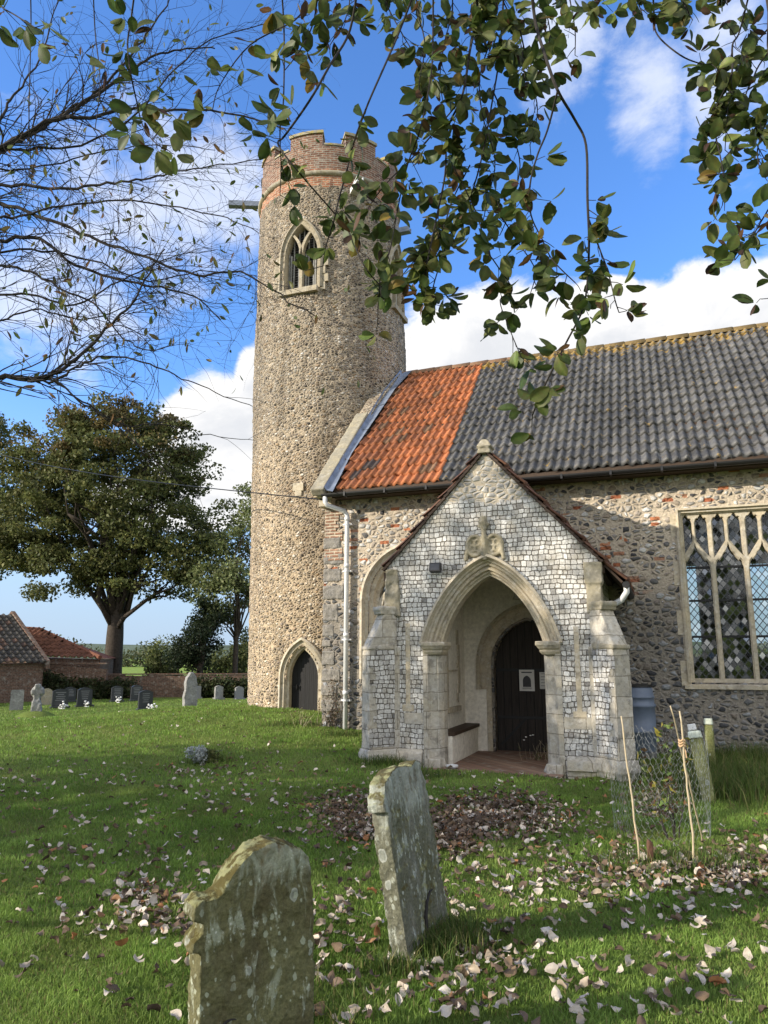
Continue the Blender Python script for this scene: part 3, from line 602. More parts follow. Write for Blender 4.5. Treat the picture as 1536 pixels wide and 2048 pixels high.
# window / door dressings that follow the tower's curve
def dress(mb, A, prof, base, n=14):
    paths = [[(x, tw_y(x, z) + off, z) for x, z in arch(A['cx'], A['a'], A['s'], A['h'], d, n, base)] for d, off in prof]
    mb.sweep(paths)
def belfry(parent):
    fr = MB(); dress(fr, BW, [(0.14, 0.03), (0.14, -0.05), (0.10, -0.07), (0.09, -0.015), (0.0, 0.0), (-0.02, 0.10), (-0.02, 0.24)], 10.35)
    for s_ in (-1, 1):     # jamb stones
        for k in range(5):
            ln = 0.16 if k % 2 else 0.09
            x = BW['cx'] + s_ * (BW['a'] + 0.06); y = tw_y(x + s_ * ln / 2, 10.5)
            fr.box(min(x, x + s_ * (ln + .06)), max(x, x + s_ * (ln + .06)), y - 0.012, y + 0.15, 10.28 + k * 0.21, 10.475 + k * 0.21)
    y = tw_y(BW['cx'], 10.3); fr.box(BW['cx'] - .5, BW['cx'] + .5, y - 0.07, y + 0.2, 10.22, 10.35)
    o = fr.build('belfry_window', MAT['belfry_stone'], parent)
    tr = MB(); ym = tw_y(BW['cx'], 11) + 0.06; cx, a, s, h = BW['cx'], BW['a'], BW['s'], BW['h']
    hw = 0.038
    tr.box(cx - hw, cx + hw, ym, ym + 0.12, 10.35, s + 0.02)
    Rr = (h * h + a * a) / (2 * a)
    for s_ in (-1, 1):     # two branches of the Y
        pts = []
        for i in range(9):
            t = R(2) + R(46) * i / 8
            pts.append((cx + s_ * (Rr * 0.86 * (1 - math.cos(t))), s + Rr * 0.86 * math.sin(t)))
        pts = [p for p in pts if in_arch(p[0], p[1], cx, a + 0.02, s, h + .02, 0)]
        in_ = [[(x - s_ * -hw, ym, z), (x - s_ * hw, ym, z), (x - s_ * hw, ym + .12, z), (x - s_ * -hw, ym + .12, z)] for x, z in pts]
        for p, q_ in zip(in_, in_[1:]): tr.hexa(p, q_)
    tr.build('tracery', MAT['belfry_stone'], o)
    lv = MB(); yl = ym + 0.16
    for i in range(7):
        x = cx - a + 0.04 + (2 * a - 0.08) * i / 6; lv.box(x - 0.014, x + 0.014, yl, yl + .02, 10.35, 12.05)
    for s_ in (-1, 1):
        for e in (0.075, 0.33): x = cx + s_ * e; lv.box(x - 0.02, x + 0.02, yl - .03, yl - .005, 10.35, 11.4)
    for i in range(25):
        z = 10.37 + i * 0.068; lv.hexa([(cx - a, yl + .02, z), (cx + a, yl + .02, z), (cx + a, yl + .05, z + .02), (cx - a, yl + .05, z + .02)], [(cx - a, yl + .025, z + .008), (cx + a, yl + .025, z + .008), (cx + a, yl + .055, z + .028), (cx - a, yl + .055, z + .028)])
    lv.build('louvre', MAT['grey_stone'], o)
    bk = MB(); bk.box(cx - a - .1, cx + a + .1, yl + .12, yl + .16, 10.2, 12.3); bk.build('dark_backing', MAT['dark_interior'], o)
    return o
b1 = belfry(church)
b2 = b1.copy(); COL.objects.link(b2); b2.parent = church
rm = Matrix.Translation((tw_c(11), TY, 0)) @ Matrix.Rotation(R(90), 4, 'Z') @ Matrix.Translation((-BW['cx'], -TY, 0)); b2.matrix_local = rm
for ch in list(b1.children):
    c_ = ch.copy(); COL.objects.link(c_); c_.parent = b2
sur = MB(); dress(sur, TD, [(0.22, 0.05), (0.22, -0.05), (0.17, -0.075), (0.15, -0.02), (0.09, -0.02), (0.05, 0.05), (0.0, 0.06), (0.0, 0.24)], -0.3)
td = MB(); y = tw_y(TD['cx'], 1) + 0.2
td.extr(arch(TD['cx'], TD['a'] + .05, TD['s'], TD['h'] + .06, 0, 12, -0.3), y, y + 0.05)
tdo = td.build('tower_door', MAT['black_planks'], church)
sur.build('door_surround', MAT['limestone'], tdo)
lt = MB(); lt.box(TD['cx'] - .30, TD['cx'] - .16, y - .03, y - .002, 0.93, 0.96); lt.tube([(TD['cx'] - .19, y - .05, 0.9), (TD['cx'] - .19, y - .05, 1.0)], 0.012, 6); lt.build('latch', MAT['black_iron'], tdo)

# --- nave walls
EZ, WY = 4.74, 3.85; RZ = 8.60; SL = (RZ - EZ) / (WY + 0.3)
PC, PH, PY = 0.46, 1.59, -2.15                     # porch centre, half width, front
DO = dict(cx=0.66, a=0.60, s=1.46, h=0.76)         # inner doorway
AW = dict(cx=-1.62, a=0.55, s=2.62, h=0.78)        # arched window beside the porch
NWX0, NWX1, NWZ0, NWZ1 = 3.25, 5.23, 1.20, 3.95
mb = MB()
mb.extr([(-3.2, -0.6), (9.5, -0.6), (9.5, EZ), (-3.2, EZ)], 0.0, 0.6,
        [list(reversed(arch(DO['cx'], DO['a'], DO['s'], DO['h'], 0.0, 12, -0.2))), [(NWX0, NWZ0), (NWX0, NWZ1), (NWX1, NWZ1), (NWX1, NWZ0)], list(reversed(arch(AW['cx'], AW['a'], AW['s'], AW['h'], 0.1, 12, 1.2)))])
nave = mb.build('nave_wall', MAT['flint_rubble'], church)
mb = MB()
mb.extr([(-3.2, -0.6), (9.5, -0.6), (9.5, EZ), (-3.2, EZ)], 7.1, 7.7, [[(x, 1.6), (x, 3.9), (x + 1.5, 3.9), (x + 1.5, 1.6)] for x in (-0.4, 2.3, 5.0)])
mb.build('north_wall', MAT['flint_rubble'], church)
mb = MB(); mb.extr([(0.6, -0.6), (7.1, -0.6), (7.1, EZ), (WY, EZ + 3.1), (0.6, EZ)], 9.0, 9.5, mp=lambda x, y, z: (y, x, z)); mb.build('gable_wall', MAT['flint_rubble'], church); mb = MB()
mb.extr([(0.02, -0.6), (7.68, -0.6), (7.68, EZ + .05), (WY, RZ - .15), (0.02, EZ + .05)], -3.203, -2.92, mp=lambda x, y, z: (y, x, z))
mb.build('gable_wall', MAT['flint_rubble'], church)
mb = MB(); mb.box(-2.9, 9.0, 0.6, 7.1, -0.1, -0.05); mb.build('nave_floor', MAT['floor_brick'], church)
# quoins, brick patch, kneeler
mb = MB(); random.seed(3)
z = 0.6
for hgt, ln in ((.3, .42), (.28, .3), (.3, .36), (.36, .24), (.2, .16), (.3, .22), (.42, .3), (.36, .42), (.34, .36), (.32, .4), (.3, .34)):
    mb = MB(); mb.box(-3.215, -3.2 + ln, -0.012 - random.random() * .015, 0.3, z, z + hgt * .9 - .06); z += hgt * 0.96
    q_ = mb.build('quoin', MAT['quoin_stone'], nave); rough(q_, 0.016, 0.04, 0.1)
mb = MB(); random.seed(5)
for k in range(17):
    z = 3.42 + k * 0.064; mb.box(-3.19, -2.82 + random.choice((-.08, 0, .06, -.14)), -0.016 - random.random() * .006, 0.1, z, z + 0.058)
mb.build('brick_patch', MAT['old_brick'], nave)
mb = MB(); mb.box(-3.28, -2.94, -0.33, 0.05, 4.62, 4.84); mb.box(-3.24, -2.98, -0.2, 0.05, 4.45, 4.62); k_ = mb.build('kneeler', MAT['limestone'], nave); rough(k_, .02, .015, .1)
# coping of the west gable
mb = MB()
def slope_pt(x, Y, off): n_ = Vector((0, -SL, 1)).normalized(); return Vector((x, Y, EZ + SL * (Y + 0.3))) + n_ * off
for Y0, Y1, o0, o1 in ((-0.42, 0.4, 0.17, 0.19), (0.405, 1.2, 0.195, 0.21), (1.205, 1.95, 0.21, 0.24)):
    nu = Vector((0, -SL, 1)).normalized()
    b = [slope_pt(-3.29, Y0, -.02), slope_pt(-3.0, Y0, -.02), slope_pt(-3.0, Y1, -.02), slope_pt(-3.29, Y1, -.02)]
    mb.hexa(b, [b[0] + nu * o0, b[1] + nu * o0, b[2] + nu * o1, b[3] + nu * o1])
cp_ = mb.build('gable_coping', MAT['coping_stone'], church); rough(cp_, .022, .025, .15)
mb = MB(); b = [slope_pt(-3.3, 1.9, -.1), slope_pt(-2.98, 1.9, -.1), slope_pt(-2.86, 3.7, -.1), slope_pt(-3.3, 3.7, -.1)]
mb.hexa(b, [p + Vector((0, -SL, 1)).normalized() * .24 for p in b]); fl_ = mb.build('mortar_fillet', MAT['flint_tower'], church); rough(fl_, .022, .03, .1)

# --- roofs of pantiles
def tiles(mb, O, U, V, Nn, ncol, rows, w, g, colf, skip=None, A=0.052, thick=0.034, sag=0.0):
    pr = [(s, A * (0.5 + 0.5 * math.cos(2 * math.pi * (s - 0.80))) ** 1.5) for s in np.linspace(0, 1.04, 9)]
    for r in range(rows):
        ro = random.uniform(-.006, .006)
        for c in range(ncol):
            if skip and skip((c + .5) * w, (r + .5) * g): continue
            du, dv, dn = random.uniform(-.004, .004), random.uniform(-.012, .012) + ro, random.uniform(-.004, .006); tw = random.uniform(-.007, .007)
            dn += sag * (math.sin((O.x + c * w) * 1.05 + .4) + .6 * math.sin(r * .55 + c * .11)) if sag else 0
            vs = []
            for (f, lift) in ((0.0, thick + 0.02), (0.5, 0.022), (1.1, 0.0)):
                for s, h in pr: vs.append(O + U * (c * w + s * w + du) + V * (r * g + f * g + dv + tw * (s - .5)) + Nn * (h + lift + dn))
            for s, h in pr: vs.append(O + U * (c * w + s * w + du) + V * (r * g + dv + .004 + tw * (s - .5)) + Nn * (h + 0.012 + dn - thick * .5))
            n = len(pr); fs = []
            for a in range(2):
                for i in range(n - 1): fs.append((a * n + i, a * n + i + 1, (a + 1) * n + i + 1, (a + 1) * n + i))
            for i in range(n - 1): fs.append((3 * n + i, 3 * n + i + 1, i + 1, i))
            mb.add(vs, fs, 0, colf(c, r))
Vs = Vector((0, 1, SL)).normalized(); Ns = Vector((0, -SL, 1)).normalized(); O0 = Vector((-2.95, -0.36, EZ - SL * 0.06 + 0.03))
TWd, TG = 0.156, 0.368; slope_len = (WY + 0.36) * math.sqrt(1 + SL * SL); NR = int(slope_len / TG) + 1; TG = slope_len / NR
SEAM = 14
rp = (Ns, O0)
lead_r = [to_local(*p, plane=rp) for p in ((668, 992), (706, 915), (757, 838), (792, 785), (826, 748))]
lead_l = [slope_pt(-2.992, y_, .02) for y_ in (-.4, .75, 1.95, 2.9)] + [slope_pt(-2.86, WY - .05, .02)]
def lead_x(Y):
    for a, b in zip(lead_r, lead_r[1:]):
        if Y <= b.y: return a.x + (b.x - a.x) * (Y - a.y) / (b.y - a.y)
    return lead_r[-1].x
def skip_red(u, v): return O0.x + u < lead_x(O0.y + v * Vs.y) - 0.03
def tone(c, a=.7, b=1.25): k = random.uniform(a, b); return tuple(x * k for x in c)
def c_red(c, r):
    t = random.random(); k = random.uniform(.7, 1.2)
    if r < 3 and c < 7 and t < .12: return (.07, .055, .05)
    if t < 0.05 + 0.08 * (c < 6): return (.17 * k, .10 * k, .06 * k)
    if t < .3: return (.25 * k, .10 * k, .05 * k)
    if c > 7: return (.36 * k, .13 * k, .055 * k)
    return (.31 * k, .115 * k, .05 * k)
def c_blk(c, r):
    k = random.uniform(.75, 1.3); g = .074 * k * (1 + .35 * noise.noise((c * .17, r * .22, 3.3)) + .2 * noise.noise((c * .5, r * .1, 8))); return (g, g * .99, g * .98)
random.seed(11)
mb = MB(); NB = 70
O1 = O0 + Vector((SEAM * TWd, 0, 0)); tiles(mb, O1, Vector((1, 0, 0)), Vs, Ns, NB, NR, TWd, TG, c_blk, sag=.016)
roof = mb.build('nave_roof', MAT['black_pantile'], church, smooth=True)
mb = MB(); tiles(mb, O0, Vector((1, 0, 0)), Vs, Ns, SEAM, NR, TWd, TG, c_red, skip_red, sag=.016)
mb.build('clay_tiles', MAT['red_pantile'], roof, smooth=True)
mb = MB()   # boarding below the tiles and the north slope
b = [slope_pt(-2.9, -0.34, -.06), slope_pt(9.6, -0.34, -.06), slope_pt(9.6, WY, -.06), slope_pt(-2.9, WY, -.06)]
mb.hexa(b, [p + Ns * 0.07 for p in b])
b = [Vector((p.x, 2 * WY - p.y, p.z)) for p in (b[3], b[2], b[1], b[0])]
mb.hexa(b, [p + Vector((0, SL, 1)).normalized() * 0.12 for p in b])
mb.build('roof_boarding', MAT['brown_timber'], roof)
mb = MB()
for k in range(28):   # half-round ridge tiles
    x0 = -2.9 + k * 0.45; n = 9
    P = [[(x0 + dx, WY + (0.15 + rr) * math.cos(math.pi * j / (n - 1)), RZ - 0.06 + (0.135 + rr) * math.sin(math.pi * j / (n - 1)) + random.uniform(-.004, .004)) for j in range(n)] for dx, rr in ((0, 0), (0.44, 0.012), (0.44, -0.03))]
    cc = (.20, .14, .06) if k > 6 else (.22, .13, .075)
    o_ = len(mb.v); mb.add([p for l in P for p in l], [(i * n + j, (i + 1) * n + j, (i + 1) * n + j + 1, i * n + j + 1) for i in range(2) for j in range(n - 1)], 0, cc)
mb.build('ridge_tiles', MAT['red_pantile'], roof, smooth=True)
mb = MB()
up_ = [p + Ns * 0.10 for p in lead_r]; lo_ = [p + Ns * 0.155 for p in lead_l]; mid = [p + Vector((.02, 0, 0)) + Ns * .07 for p in lead_l]
def dens(l): return [tuple(l[i].lerp(l[i + 1], k / 5)) for i in range(len(l) - 1) for k in range(5)] + [tuple(l[-1])]
mb.sweep([dens(up_), dens(mid), dens(lo_)])
for f_ in (.2, .42, .64, .82):
    k_ = int(f_ * 20); P_ = [Vector(dens(l)[k_]) + Ns * .006 for l in (up_, mid, lo_)]; mb.tube(P_, .008, 5)
lf = mb.build('lead_flashing', MAT['lead'], roof, smooth=True)
# gutter, fascia, downpipe
mb = MB(); n = 8
gy_, gzz = -0.44, EZ - 0.10
prof = [(gy_ + 0.065 * math.cos(math.pi + math.pi * j / n), gzz + 0.065 * math.sin(math.pi + math.pi * j / n)) for j in range(n + 1)]
prof2 = [(gy_ + 0.055 * math.cos(math.pi + math.pi * j / n), gzz + 0.055 * math.sin(math.pi + math.pi * j / n)) for j in range(n + 1)]
mb.sweep([[(-3.05, y, z) for y, z in prof + prof2[::-1]], [(9.6, y, z) for y, z in prof + prof2[::-1]]])
mb.extr(prof + prof2[::-1], -3.06, -3.05, mp=lambda a, y, b: (y, a, b))
for k in range(16):
    x = -2.6 + k * 0.8; mb.box(x, x + 0.035, gy_ - .072, gy_ + .09, gzz - .072, gzz + .01)
gut = mb.build('gutter', MAT['black_plastic'], church)
mb = MB(); mb.box(-2.9, 9.5, -0.355, -0.33, EZ - 0.17, EZ - 0.0); mb.box(-2.9, 9.5, -0.33, -0.003, EZ - 0.15, EZ - 0.12); mb.build('fascia', MAT['brown_timber'], church)
mb = MB()
px, pyy = -2.69, -0.09
mb.tube([(-3.0, gy_, gzz - .04), (-3.0, gy_, gzz - .15), (-2.97, gy_ + .02, gzz - .21), (-2.74, pyy - .04, 4.36), (px, pyy, 4.28), (px, pyy, 4.2), (px, pyy, 0.2)], [.045] * 7, 12)
for z in (4.62, 4.2, 3.3, 2.0, 0.95): 
    if z < 4.5: mb.tube([(px, pyy, z - .035), (px, pyy, z + .035)], .054, 12)
dp = mb.build('downpipe', MAT['white_plastic'], church, smooth=True)
for z in (4.08, 3.18, 1.9, 0.8):
    mb = MB(); mb.box(px - .09, px + .09, pyy + .0, 0.01, z, z + .03); mb.tube([(px, pyy, z), (px, pyy, z + .03)], .052, 12); mb.build('bracket', MAT['white_plastic'], dp)

# --- square-headed nave window
fr = MB()
def rectpath(d, y): return [(NWX0 - d, y, NWZ0 + .0), (NWX0 - d, y, NWZ1 + d), (NWX1 + d, y, NWZ1 + d), (NWX1 + d, y, NWZ0 + .0)]
fr.sweep([rectpath(d, y) for d, y in ((0.065, 0.02), (0.065, -0.045), (0.03, -0.055), (0.015, -0.012), (-0.012, -0.01), (-0.02, 0.03), (-0.035, 0.04), (-0.045, 0.12), (-0.045, 0.3))])
for k in range(7):
    z = 1.15 + k * 0.4; ln = 0.10 if k % 2 else 0.2; fr.box(NWX0 - .02 - ln * .7, NWX0 - .015, -0.008, .1, z, z + .39)
fr.hexa([(NWX0 - .12, -.05, 1.1), (NWX1 + .12, -.05, 1.1), (NWX1 + .12, .3, 1.1), (NWX0 - .12, .3, 1.1)], [(NWX0 - .12, -.05, 1.16), (NWX1 + .12, -.05, 1.16), (NWX1 + .12, .3, 1.26), (NWX0 - .12, .3, 1.26)])
nw = fr.build('nave_window', MAT['limestone'], church)
NL = 4; lw = 0.497; X0 = 3.20
def main_light(i, e):
    xa, xb = X0 + i * lw + 0.04 - e, X0 + (i + 1) * lw - 0.04 + e; xc = (xa + xb) / 2; hw = (xb - xa) / 2
    zb, zs = 1.26 - e, 3.03; L = []
    L += [(xa, zb), (xa, zs - .02)]
    pts = [(0.0, 0), (0.10, .08), (0.30, .135), (0.30, .10), (0.52, .16), (0.62, .21), (0.80, .255), (0.93, .32), (1.0, .39)]
    for t, h in pts[1:]: L.append((xa + hw * t, zs + h + e * .8))
    return L + [(2 * xc - x, z) for x, z in reversed(L[:-1])]
def panel(i, sd, e):
    xm = X0 + (i + (0 if sd < 0 else 1)) * lw; xc = X0 + (i + .5) * lw
    a = xm + (0.04 - e if sd < 0 else -0.04 + e); b = xc - (0.028 - e if sd < 0 else -0.028 + e)
    a, b = (a, b) if sd < 0 else (b, a)
    hw = (b - a) / 2; c = (a + b) / 2
    zl, zr = (3.20, 3.47) if sd < 0 else (3.47, 3.20)
    t = 3.78
    return [(a, zl - e), (a, t), (a + .2 * hw, t + .06), (a + .5 * hw, t + .08), (a + .5 * hw, t + .065), (c - .2 * hw, t + .11), (c, t + .145 + e), (c + .2 * hw, t + .11), (b - .5 * hw, t + .065), (b - .5 * hw, t + .08), (b - .2 * hw, t + .06), (b, t), (b, zr - e), (c, (zl + zr) / 2 - e - (.0))]
for e, y0, y1 in ((0.0, 0.085, 0.2), (0.018, 0.062, 0.0851)):
    mb = MB() if e == 0.0 else mb
    holes = [main_light(i, e) for i in range(NL)] + [panel(i, sd, e) for i in range(NL) for sd in (-1, 1)]
    x0, x1 = 3.18, 5.25
    mb.extr([(x0, 1.2), (x1, 1.2), (x1, 3.97), (x0, 3.97)], y0, y1, holes)
mb.build('tracery', MAT['limestone'], nw)
mb = MB(); mb.add([(NWX0, .16, 1.2), (NWX1, .16, 1.2), (NWX1, .16, 4.0), (NWX0, .16, 4.0)], [(0, 1, 2, 3)]); mb.build('glazing', MAT['leaded_glass'], nw)
mb = MB()
for z in (3.02, 2.48, 1.9): mb.box(NWX0 + .05, NWX1 - .05, .13, .15, z, z + .035)
mb.build('saddle_bar', MAT['black_iron'], nw)
# --- arched window half hidden by the porch
fr = MB()
def dress0(mb, A, prof, base, n=14, dx=0): mb.sweep([[(x, off, z) for x, z in arch(A['cx'], A['a'], A['s'], A['h'], d, n, base)] for d, off in prof])
dress0(fr, AW, [(0.26, 0.03), (0.26, -0.07), (0.21, -0.09), (0.17, -0.02), (0.12, -0.012), (0.09, 0.03), (0.03, 0.05), (0.0, 0.13), (-0.05, 0.16), (-0.06, 0.3)], 1.2)
aw = fr.build('arched_window', MAT['limestone'], church, smooth=False)
mb = MB(); mb.box(AW['cx'] - .045, AW['cx'] + .045, .16, .28, 1.1, 2.8)
for s_ in (-1, 1):
    c2 = AW['cx'] + s_ * .26
    mb.sweep([[(x, .15, z) for x, z in arch(c2, .18, 2.5, .3, .08, 8)], [(x, .15, z) for x, z in arch(c2, .18, 2.5, .3, 0, 8)], [(x, .26, z) for x, z in arch(c2, .18, 2.5, .3, 0, 8)]])
mb.build('tracery', MAT['limestone'], aw)
mb = MB(); mb.extr(arch(AW['cx'], AW['a'], AW['s'], AW['h'], .02, 12, 1.1), .24, .25); mb.build('glazing', MAT['leaded_glass'], aw)

# --- porch
PA = dict(cx=0.455, a=0.755, s=1.80, h=1.0)
GS = 1.09; PZ = 4.70 - PH * GS
op = arch(PA['cx'], PA['a'], PA['s'], PA['h'], 0.24, 16, -0.5, .33)
mb = MB()
mb.extr([(PC - PH, -0.5)] + op + [(PC + PH, -0.5), (PC + PH, PZ), (PC, 4.68), (PC - PH, PZ)], PY, PY + 0.4)
mb.box(PC - PH + 0.003, -0.47, PY + 0.4, -0.004, -0.5, PZ + 0.25); mb.box(1.45, PC + PH - 0.003, PY + 0.4, -0.004, -0.5, PZ + .1)
porch = mb.build('porch_wall', MAT['squared_flint'], church)
mb = MB()   # plaster lining, inside
mb.box(-0.4695, -0.455, PY + .402, -0.012, 0, 3.05); mb.box(1.435, 1.449, PY + .402, -0.012, 0, 3.05)
ph = list(reversed(arch(DO['cx'], DO['a'], DO['s'], DO['h'], 0.13, 12, 0.015)))
mb.extr([(-0.455, 0.0), (1.435, 0.0), (1.435, 3.1), (PC, 4.5), (-0.455, 3.4)], -0.0115, -0.003, [ph])
for s_ in (-1, 1):   # sloping ceiling
    b = [(PC, PY + .41, 4.40), (PC + s_ * 1.2, PY + .41, 4.40 - 1.2 * GS), (PC + s_ * 1.2, -.015, 4.40 - 1.2 * GS), (PC, -.015, 4.40)]
    mb.add(b + [(x, y, z + .02) for x, y, z in b], [(0, 1, 2, 3), (4, 5, 6, 7)])
mb.build('plaster_lining', MAT['plaster'], porch)
mb = MB()   # blocked niche in the inner left wall
for (y0, y1, z0, z1) in ((-1.28, -1.16, 0.75, 2.2), (-.62, -.52, .85, 1.0), (-.56, -.42, 1.0, 1.15), (-.5, -.40, 1.15, 1.42), (-.6, -.44, 1.42, 1.5), (-.52, -.42, 1.5, 1.8), (-.6, -.48, 1.8, 2.05)): mb.box(-0.46, -0.435, y0, y1, z0, z1)
mb.box(-.46, -.40, -1.25, -.5, .72, .80); mb.box(-.46, -.43, -1.2, -.58, 1.36, 1.39)
mb.build('niche', MAT['limestone'], porch)
# flushwork strips and plinth course
mb = MB()
for x, z0, z1 in ((1.70, .86, 2.02), (-.80, .9, 2.1)):
    mb = MB(); mb.box(x - .035, x + .035, PY - .006, PY + .02, z0 - .002, z1); mb.box(x - .09, x + .09, PY - .006, PY + .02, z0 - .1, z0 - .002)
    mb.build('flushwork_strip', MAT['limestone'], porch)
mb = MB()
def plinth(x0, x1, x2, x3):
    mb = MB(); mb.hexa([(x0, PY - .09, .08), (x1, PY - .09, .08), (x1, PY + .02, .08), (x0, PY + .02, .08)], [(x0, PY - .075, .2), (x1, PY - .075, .2), (x1, PY + .02, .28), (x0, PY + .02, .28)]); mb.box(x0, x1, PY - .05, PY + .02, -.5, .078)
    pl_ = mb.build('plinth', MAT['ashlar'], porch); rough(pl_, .02, .02, .1)
    mb = MB(); mb.box(x2, x3, PY - .006, PY + .02, .62, .78); mb.build('ashlar_band', MAT['ashlar'], porch)
plinth(-1.0, -0.58, -.86, -.57); plinth(1.5, 1.95, 1.48, 1.86)
# arch mouldings, jambs, capitals
mb = MB()
pf = [(0.30, 0.02), (0.30, -0.07), (0.26, -0.085), (0.235, -0.03), (0.225, -0.005), (0.20, -0.004), (0.185, 0.03), (0.15, 0.035), (0.135, 0.075), (0.115, 0.06), (0.085, 0.065), (0.07, 0.12), (0.045, 0.115), (0.025, 0.15), (0.0, 0.16), (0.0, 0.4)]
mb.sweep([[(x, PY + y, z) for x, z in arch(PA['cx'], PA['a'], PA['s'], PA['h'], d, 22, None, .33)] for d, y in pf])
arc = mb.build('porch_arch', MAT['limestone'], church)
mb = MB()
for s_ in (-1, 1):
    X_ = lambda d: PA['cx'] + s_ * (PA['a'] + d)
    pj = [(0.26, 0.02), (0.26, -0.012), (0.19, -0.012), (0.16, 0.04), (0.13, 0.06), (0.05, 0.09), (0.02, 0.14), (-.0, 0.2), (0.0, 0.4)]
    mb = MB(); mb.sweep([[(X_(d), PY + y, -.4), (X_(d), PY + y, PA['s'] - .1)] for d, y in pj])
    mb.build('jamb', MAT['ashlar'], arc)
for s_ in (-1, 1):
    mb = MB(); X_ = lambda d: PA['cx'] + s_ * (PA['a'] + d)
    for z0, z1, o0, o1 in ((1.63, 1.68, .0, .035), (1.68, 1.71, .03, .02), (1.71, 1.76, .05, .075), (1.76, 1.82, .085, .085)):
        def rc(z, o): return [(X_(.25 + o * .2), PY - .012 - o, z), (X_(-.0 - o), PY + .02 - o, z), (X_(-.0 - o), PY + .38, z), (X_(.25), PY + .38, z)]
        mb.hexa(rc(z0, o0), rc(z1, o1))
    cpo = mb.build('capital', MAT['limestone'], arc); rough(cpo, .012, .008, .06)
    mb = MB(); mb.lathe([(.10, 0), (.12, .06), (.1, .09), (.085, .14)], (X_(.06), PY + .12, -.02), 12); mb.box(min(X_(.0), X_(.24)), max(X_(0), X_(.24)), PY - .05, PY + .38, -.3, .14); bo = mb.build('jamb_base', MAT['ashlar'], arc); rough(bo, .02, .015, .1)
# carved ogee emblem over the arch: two quatrefoil roundels and a finial
mb = MB(); cxE = PA['cx'] - .03
for s_ in (-1, 1):
    c = Vector((cxE + s_ * 0.145, PY - .03, 3.24)); n = 20
    mb.tube([c + Vector((.125 * math.cos(2 * math.pi * k / n), 0, .15 * math.sin(2 * math.pi * k / n))) for k in range(n + 1)], .028, 8)
    for k in range(4):
        cc = c + Vector((.052 * math.cos(R(45) + k * R(90)), 0.01, .06 * math.sin(R(45) + k * R(90))))
        mb.tube([cc + Vector((.042 * math.cos(2 * math.pi * j / 10), 0, .046 * math.sin(2 * math.pi * j / 10))) for j in range(11)], .012, 6)
    mb.box(c.x - .12, c.x + .12, PY - .012, PY + .01, 3.10, 3.38)
    mb.tube([(cxE + s_ * .29, PY - .03, 3.02), (cxE + s_ * .27, PY - .04, 3.14), (cxE + s_ * .26, PY - .03, 3.25)], [.035, .03, .02], 8)
mb.tube([(cxE, PY - .03, 3.02), (cxE, PY - .05, 3.3), (cxE, PY - .05, 3.46), (cxE - .01, PY - .05, 3.58), (cxE, PY - .05, 3.68)], [.05, .045, .035, .075, .05], 10)
mb.tube([(cxE - .08, PY - .04, 3.52), (cxE, PY - .07, 3.58), (cxE + .08, PY - .04, 3.54)], [.03, .05, .03], 8)
em = mb.build('carved_emblem', MAT['coping_stone'], arc); rough(em, .011, .012, .05)
# roof of the porch
mb = MB(); random.seed(21)
for s_ in (-1, 1):
    Vd = Vector((-s_, 0, GS)).normalized(); Nd = Vector((s_ * GS, 0, 1)).normalized()
    oh = .33 if s_ > 0 else .03
    ee = Vector((PC + s_ * (PH + oh), PY - 0.02 if s_ > 0 else 0.0, 4.712 - (PH + oh) * GS)); Ud = Vector((0, 1, 0)) if s_ > 0 else Vector((0, -1, 0))
    L = (PH + oh) * math.sqrt(1 + GS * GS); nr = 7
    tiles(mb, ee, Ud, Vd, Nd, 14, nr, 0.156, L / nr, lambda c, r: tone((.12, .06, .038)))
pr_ = mb.build('porch_roof', MAT['red_pantile'], church, smooth=True)
mb = MB()
for s_ in (-1, 1):
    nn = Vector((s_ * GS, 0, 1)).normalized()
    p0 = Vector((PC + s_ * (PH + .05), 0, PZ - .05 * GS)); p1 = Vector((PC, 0, 4.70))
    k = 26
    for i in range(k):
        a = p0.lerp(p1, i / k); b = p0.lerp(p1, (i + .97) / k); j = random.uniform(-.006, .006)
        q4 = lambda y: [a + nn * (.0 + j) + Vector((0, y, 0)), b + nn * (-.012 + j) + Vector((0, y, 0)), b + nn * (.022 + j) + Vector((0, y, 0)), a + nn * (.036 + j) + Vector((0, y, 0))]
        A_, B_ = q4(PY - .045), q4(PY + .3); mb.add(A_ + B_, [(0, 1, 2, 3), (7, 6, 5, 4), (0, 4, 5, 1), (1, 5, 6, 2), (2, 6, 7, 3), (3, 7, 4, 0)], 0, tone((.06, .042, .032)))
mb.build('verge', MAT['red_pantile'], pr_)
mb = MB()
for s_ in (-1, 1):   # boarding under the tiles, rafter feet at the eaves
    nn = Vector((s_ * GS, 0, 1)).normalized()
    oh = .30 if s_ > 0 else .0
    b = [Vector((PC + s_ * (PH + oh), PY + .05, 4.68 - (PH + oh) * GS)), Vector((PC, PY + .05, 4.68)), Vector((PC, -.01, 4.68)), Vector((PC + s_ * (PH + oh), -.01, 4.68 - (PH + oh) * GS))]
    mb.hexa(b, [p + nn * .03 for p in b])
    mb.box(PC + s_ * (PH + .02) - .06, PC + s_ * (PH + .02) + .06, PY + .05, -.02, PZ - .2, PZ - .07)
mb.build('rafter', MAT['brown_timber'], pr_)
mb = MB(); mb.hexa([(PC - .11, PY - .08, 4.66), (PC + .11, PY - .08, 4.66), (PC + .11, PY + .2, 4.66), (PC - .11, PY + .2, 4.66)], [(PC - .08, PY - .06, 4.76), (PC + .08, PY - .06, 4.76), (PC + .08, PY + .18, 4.76), (PC - .08, PY + .18, 4.76)])
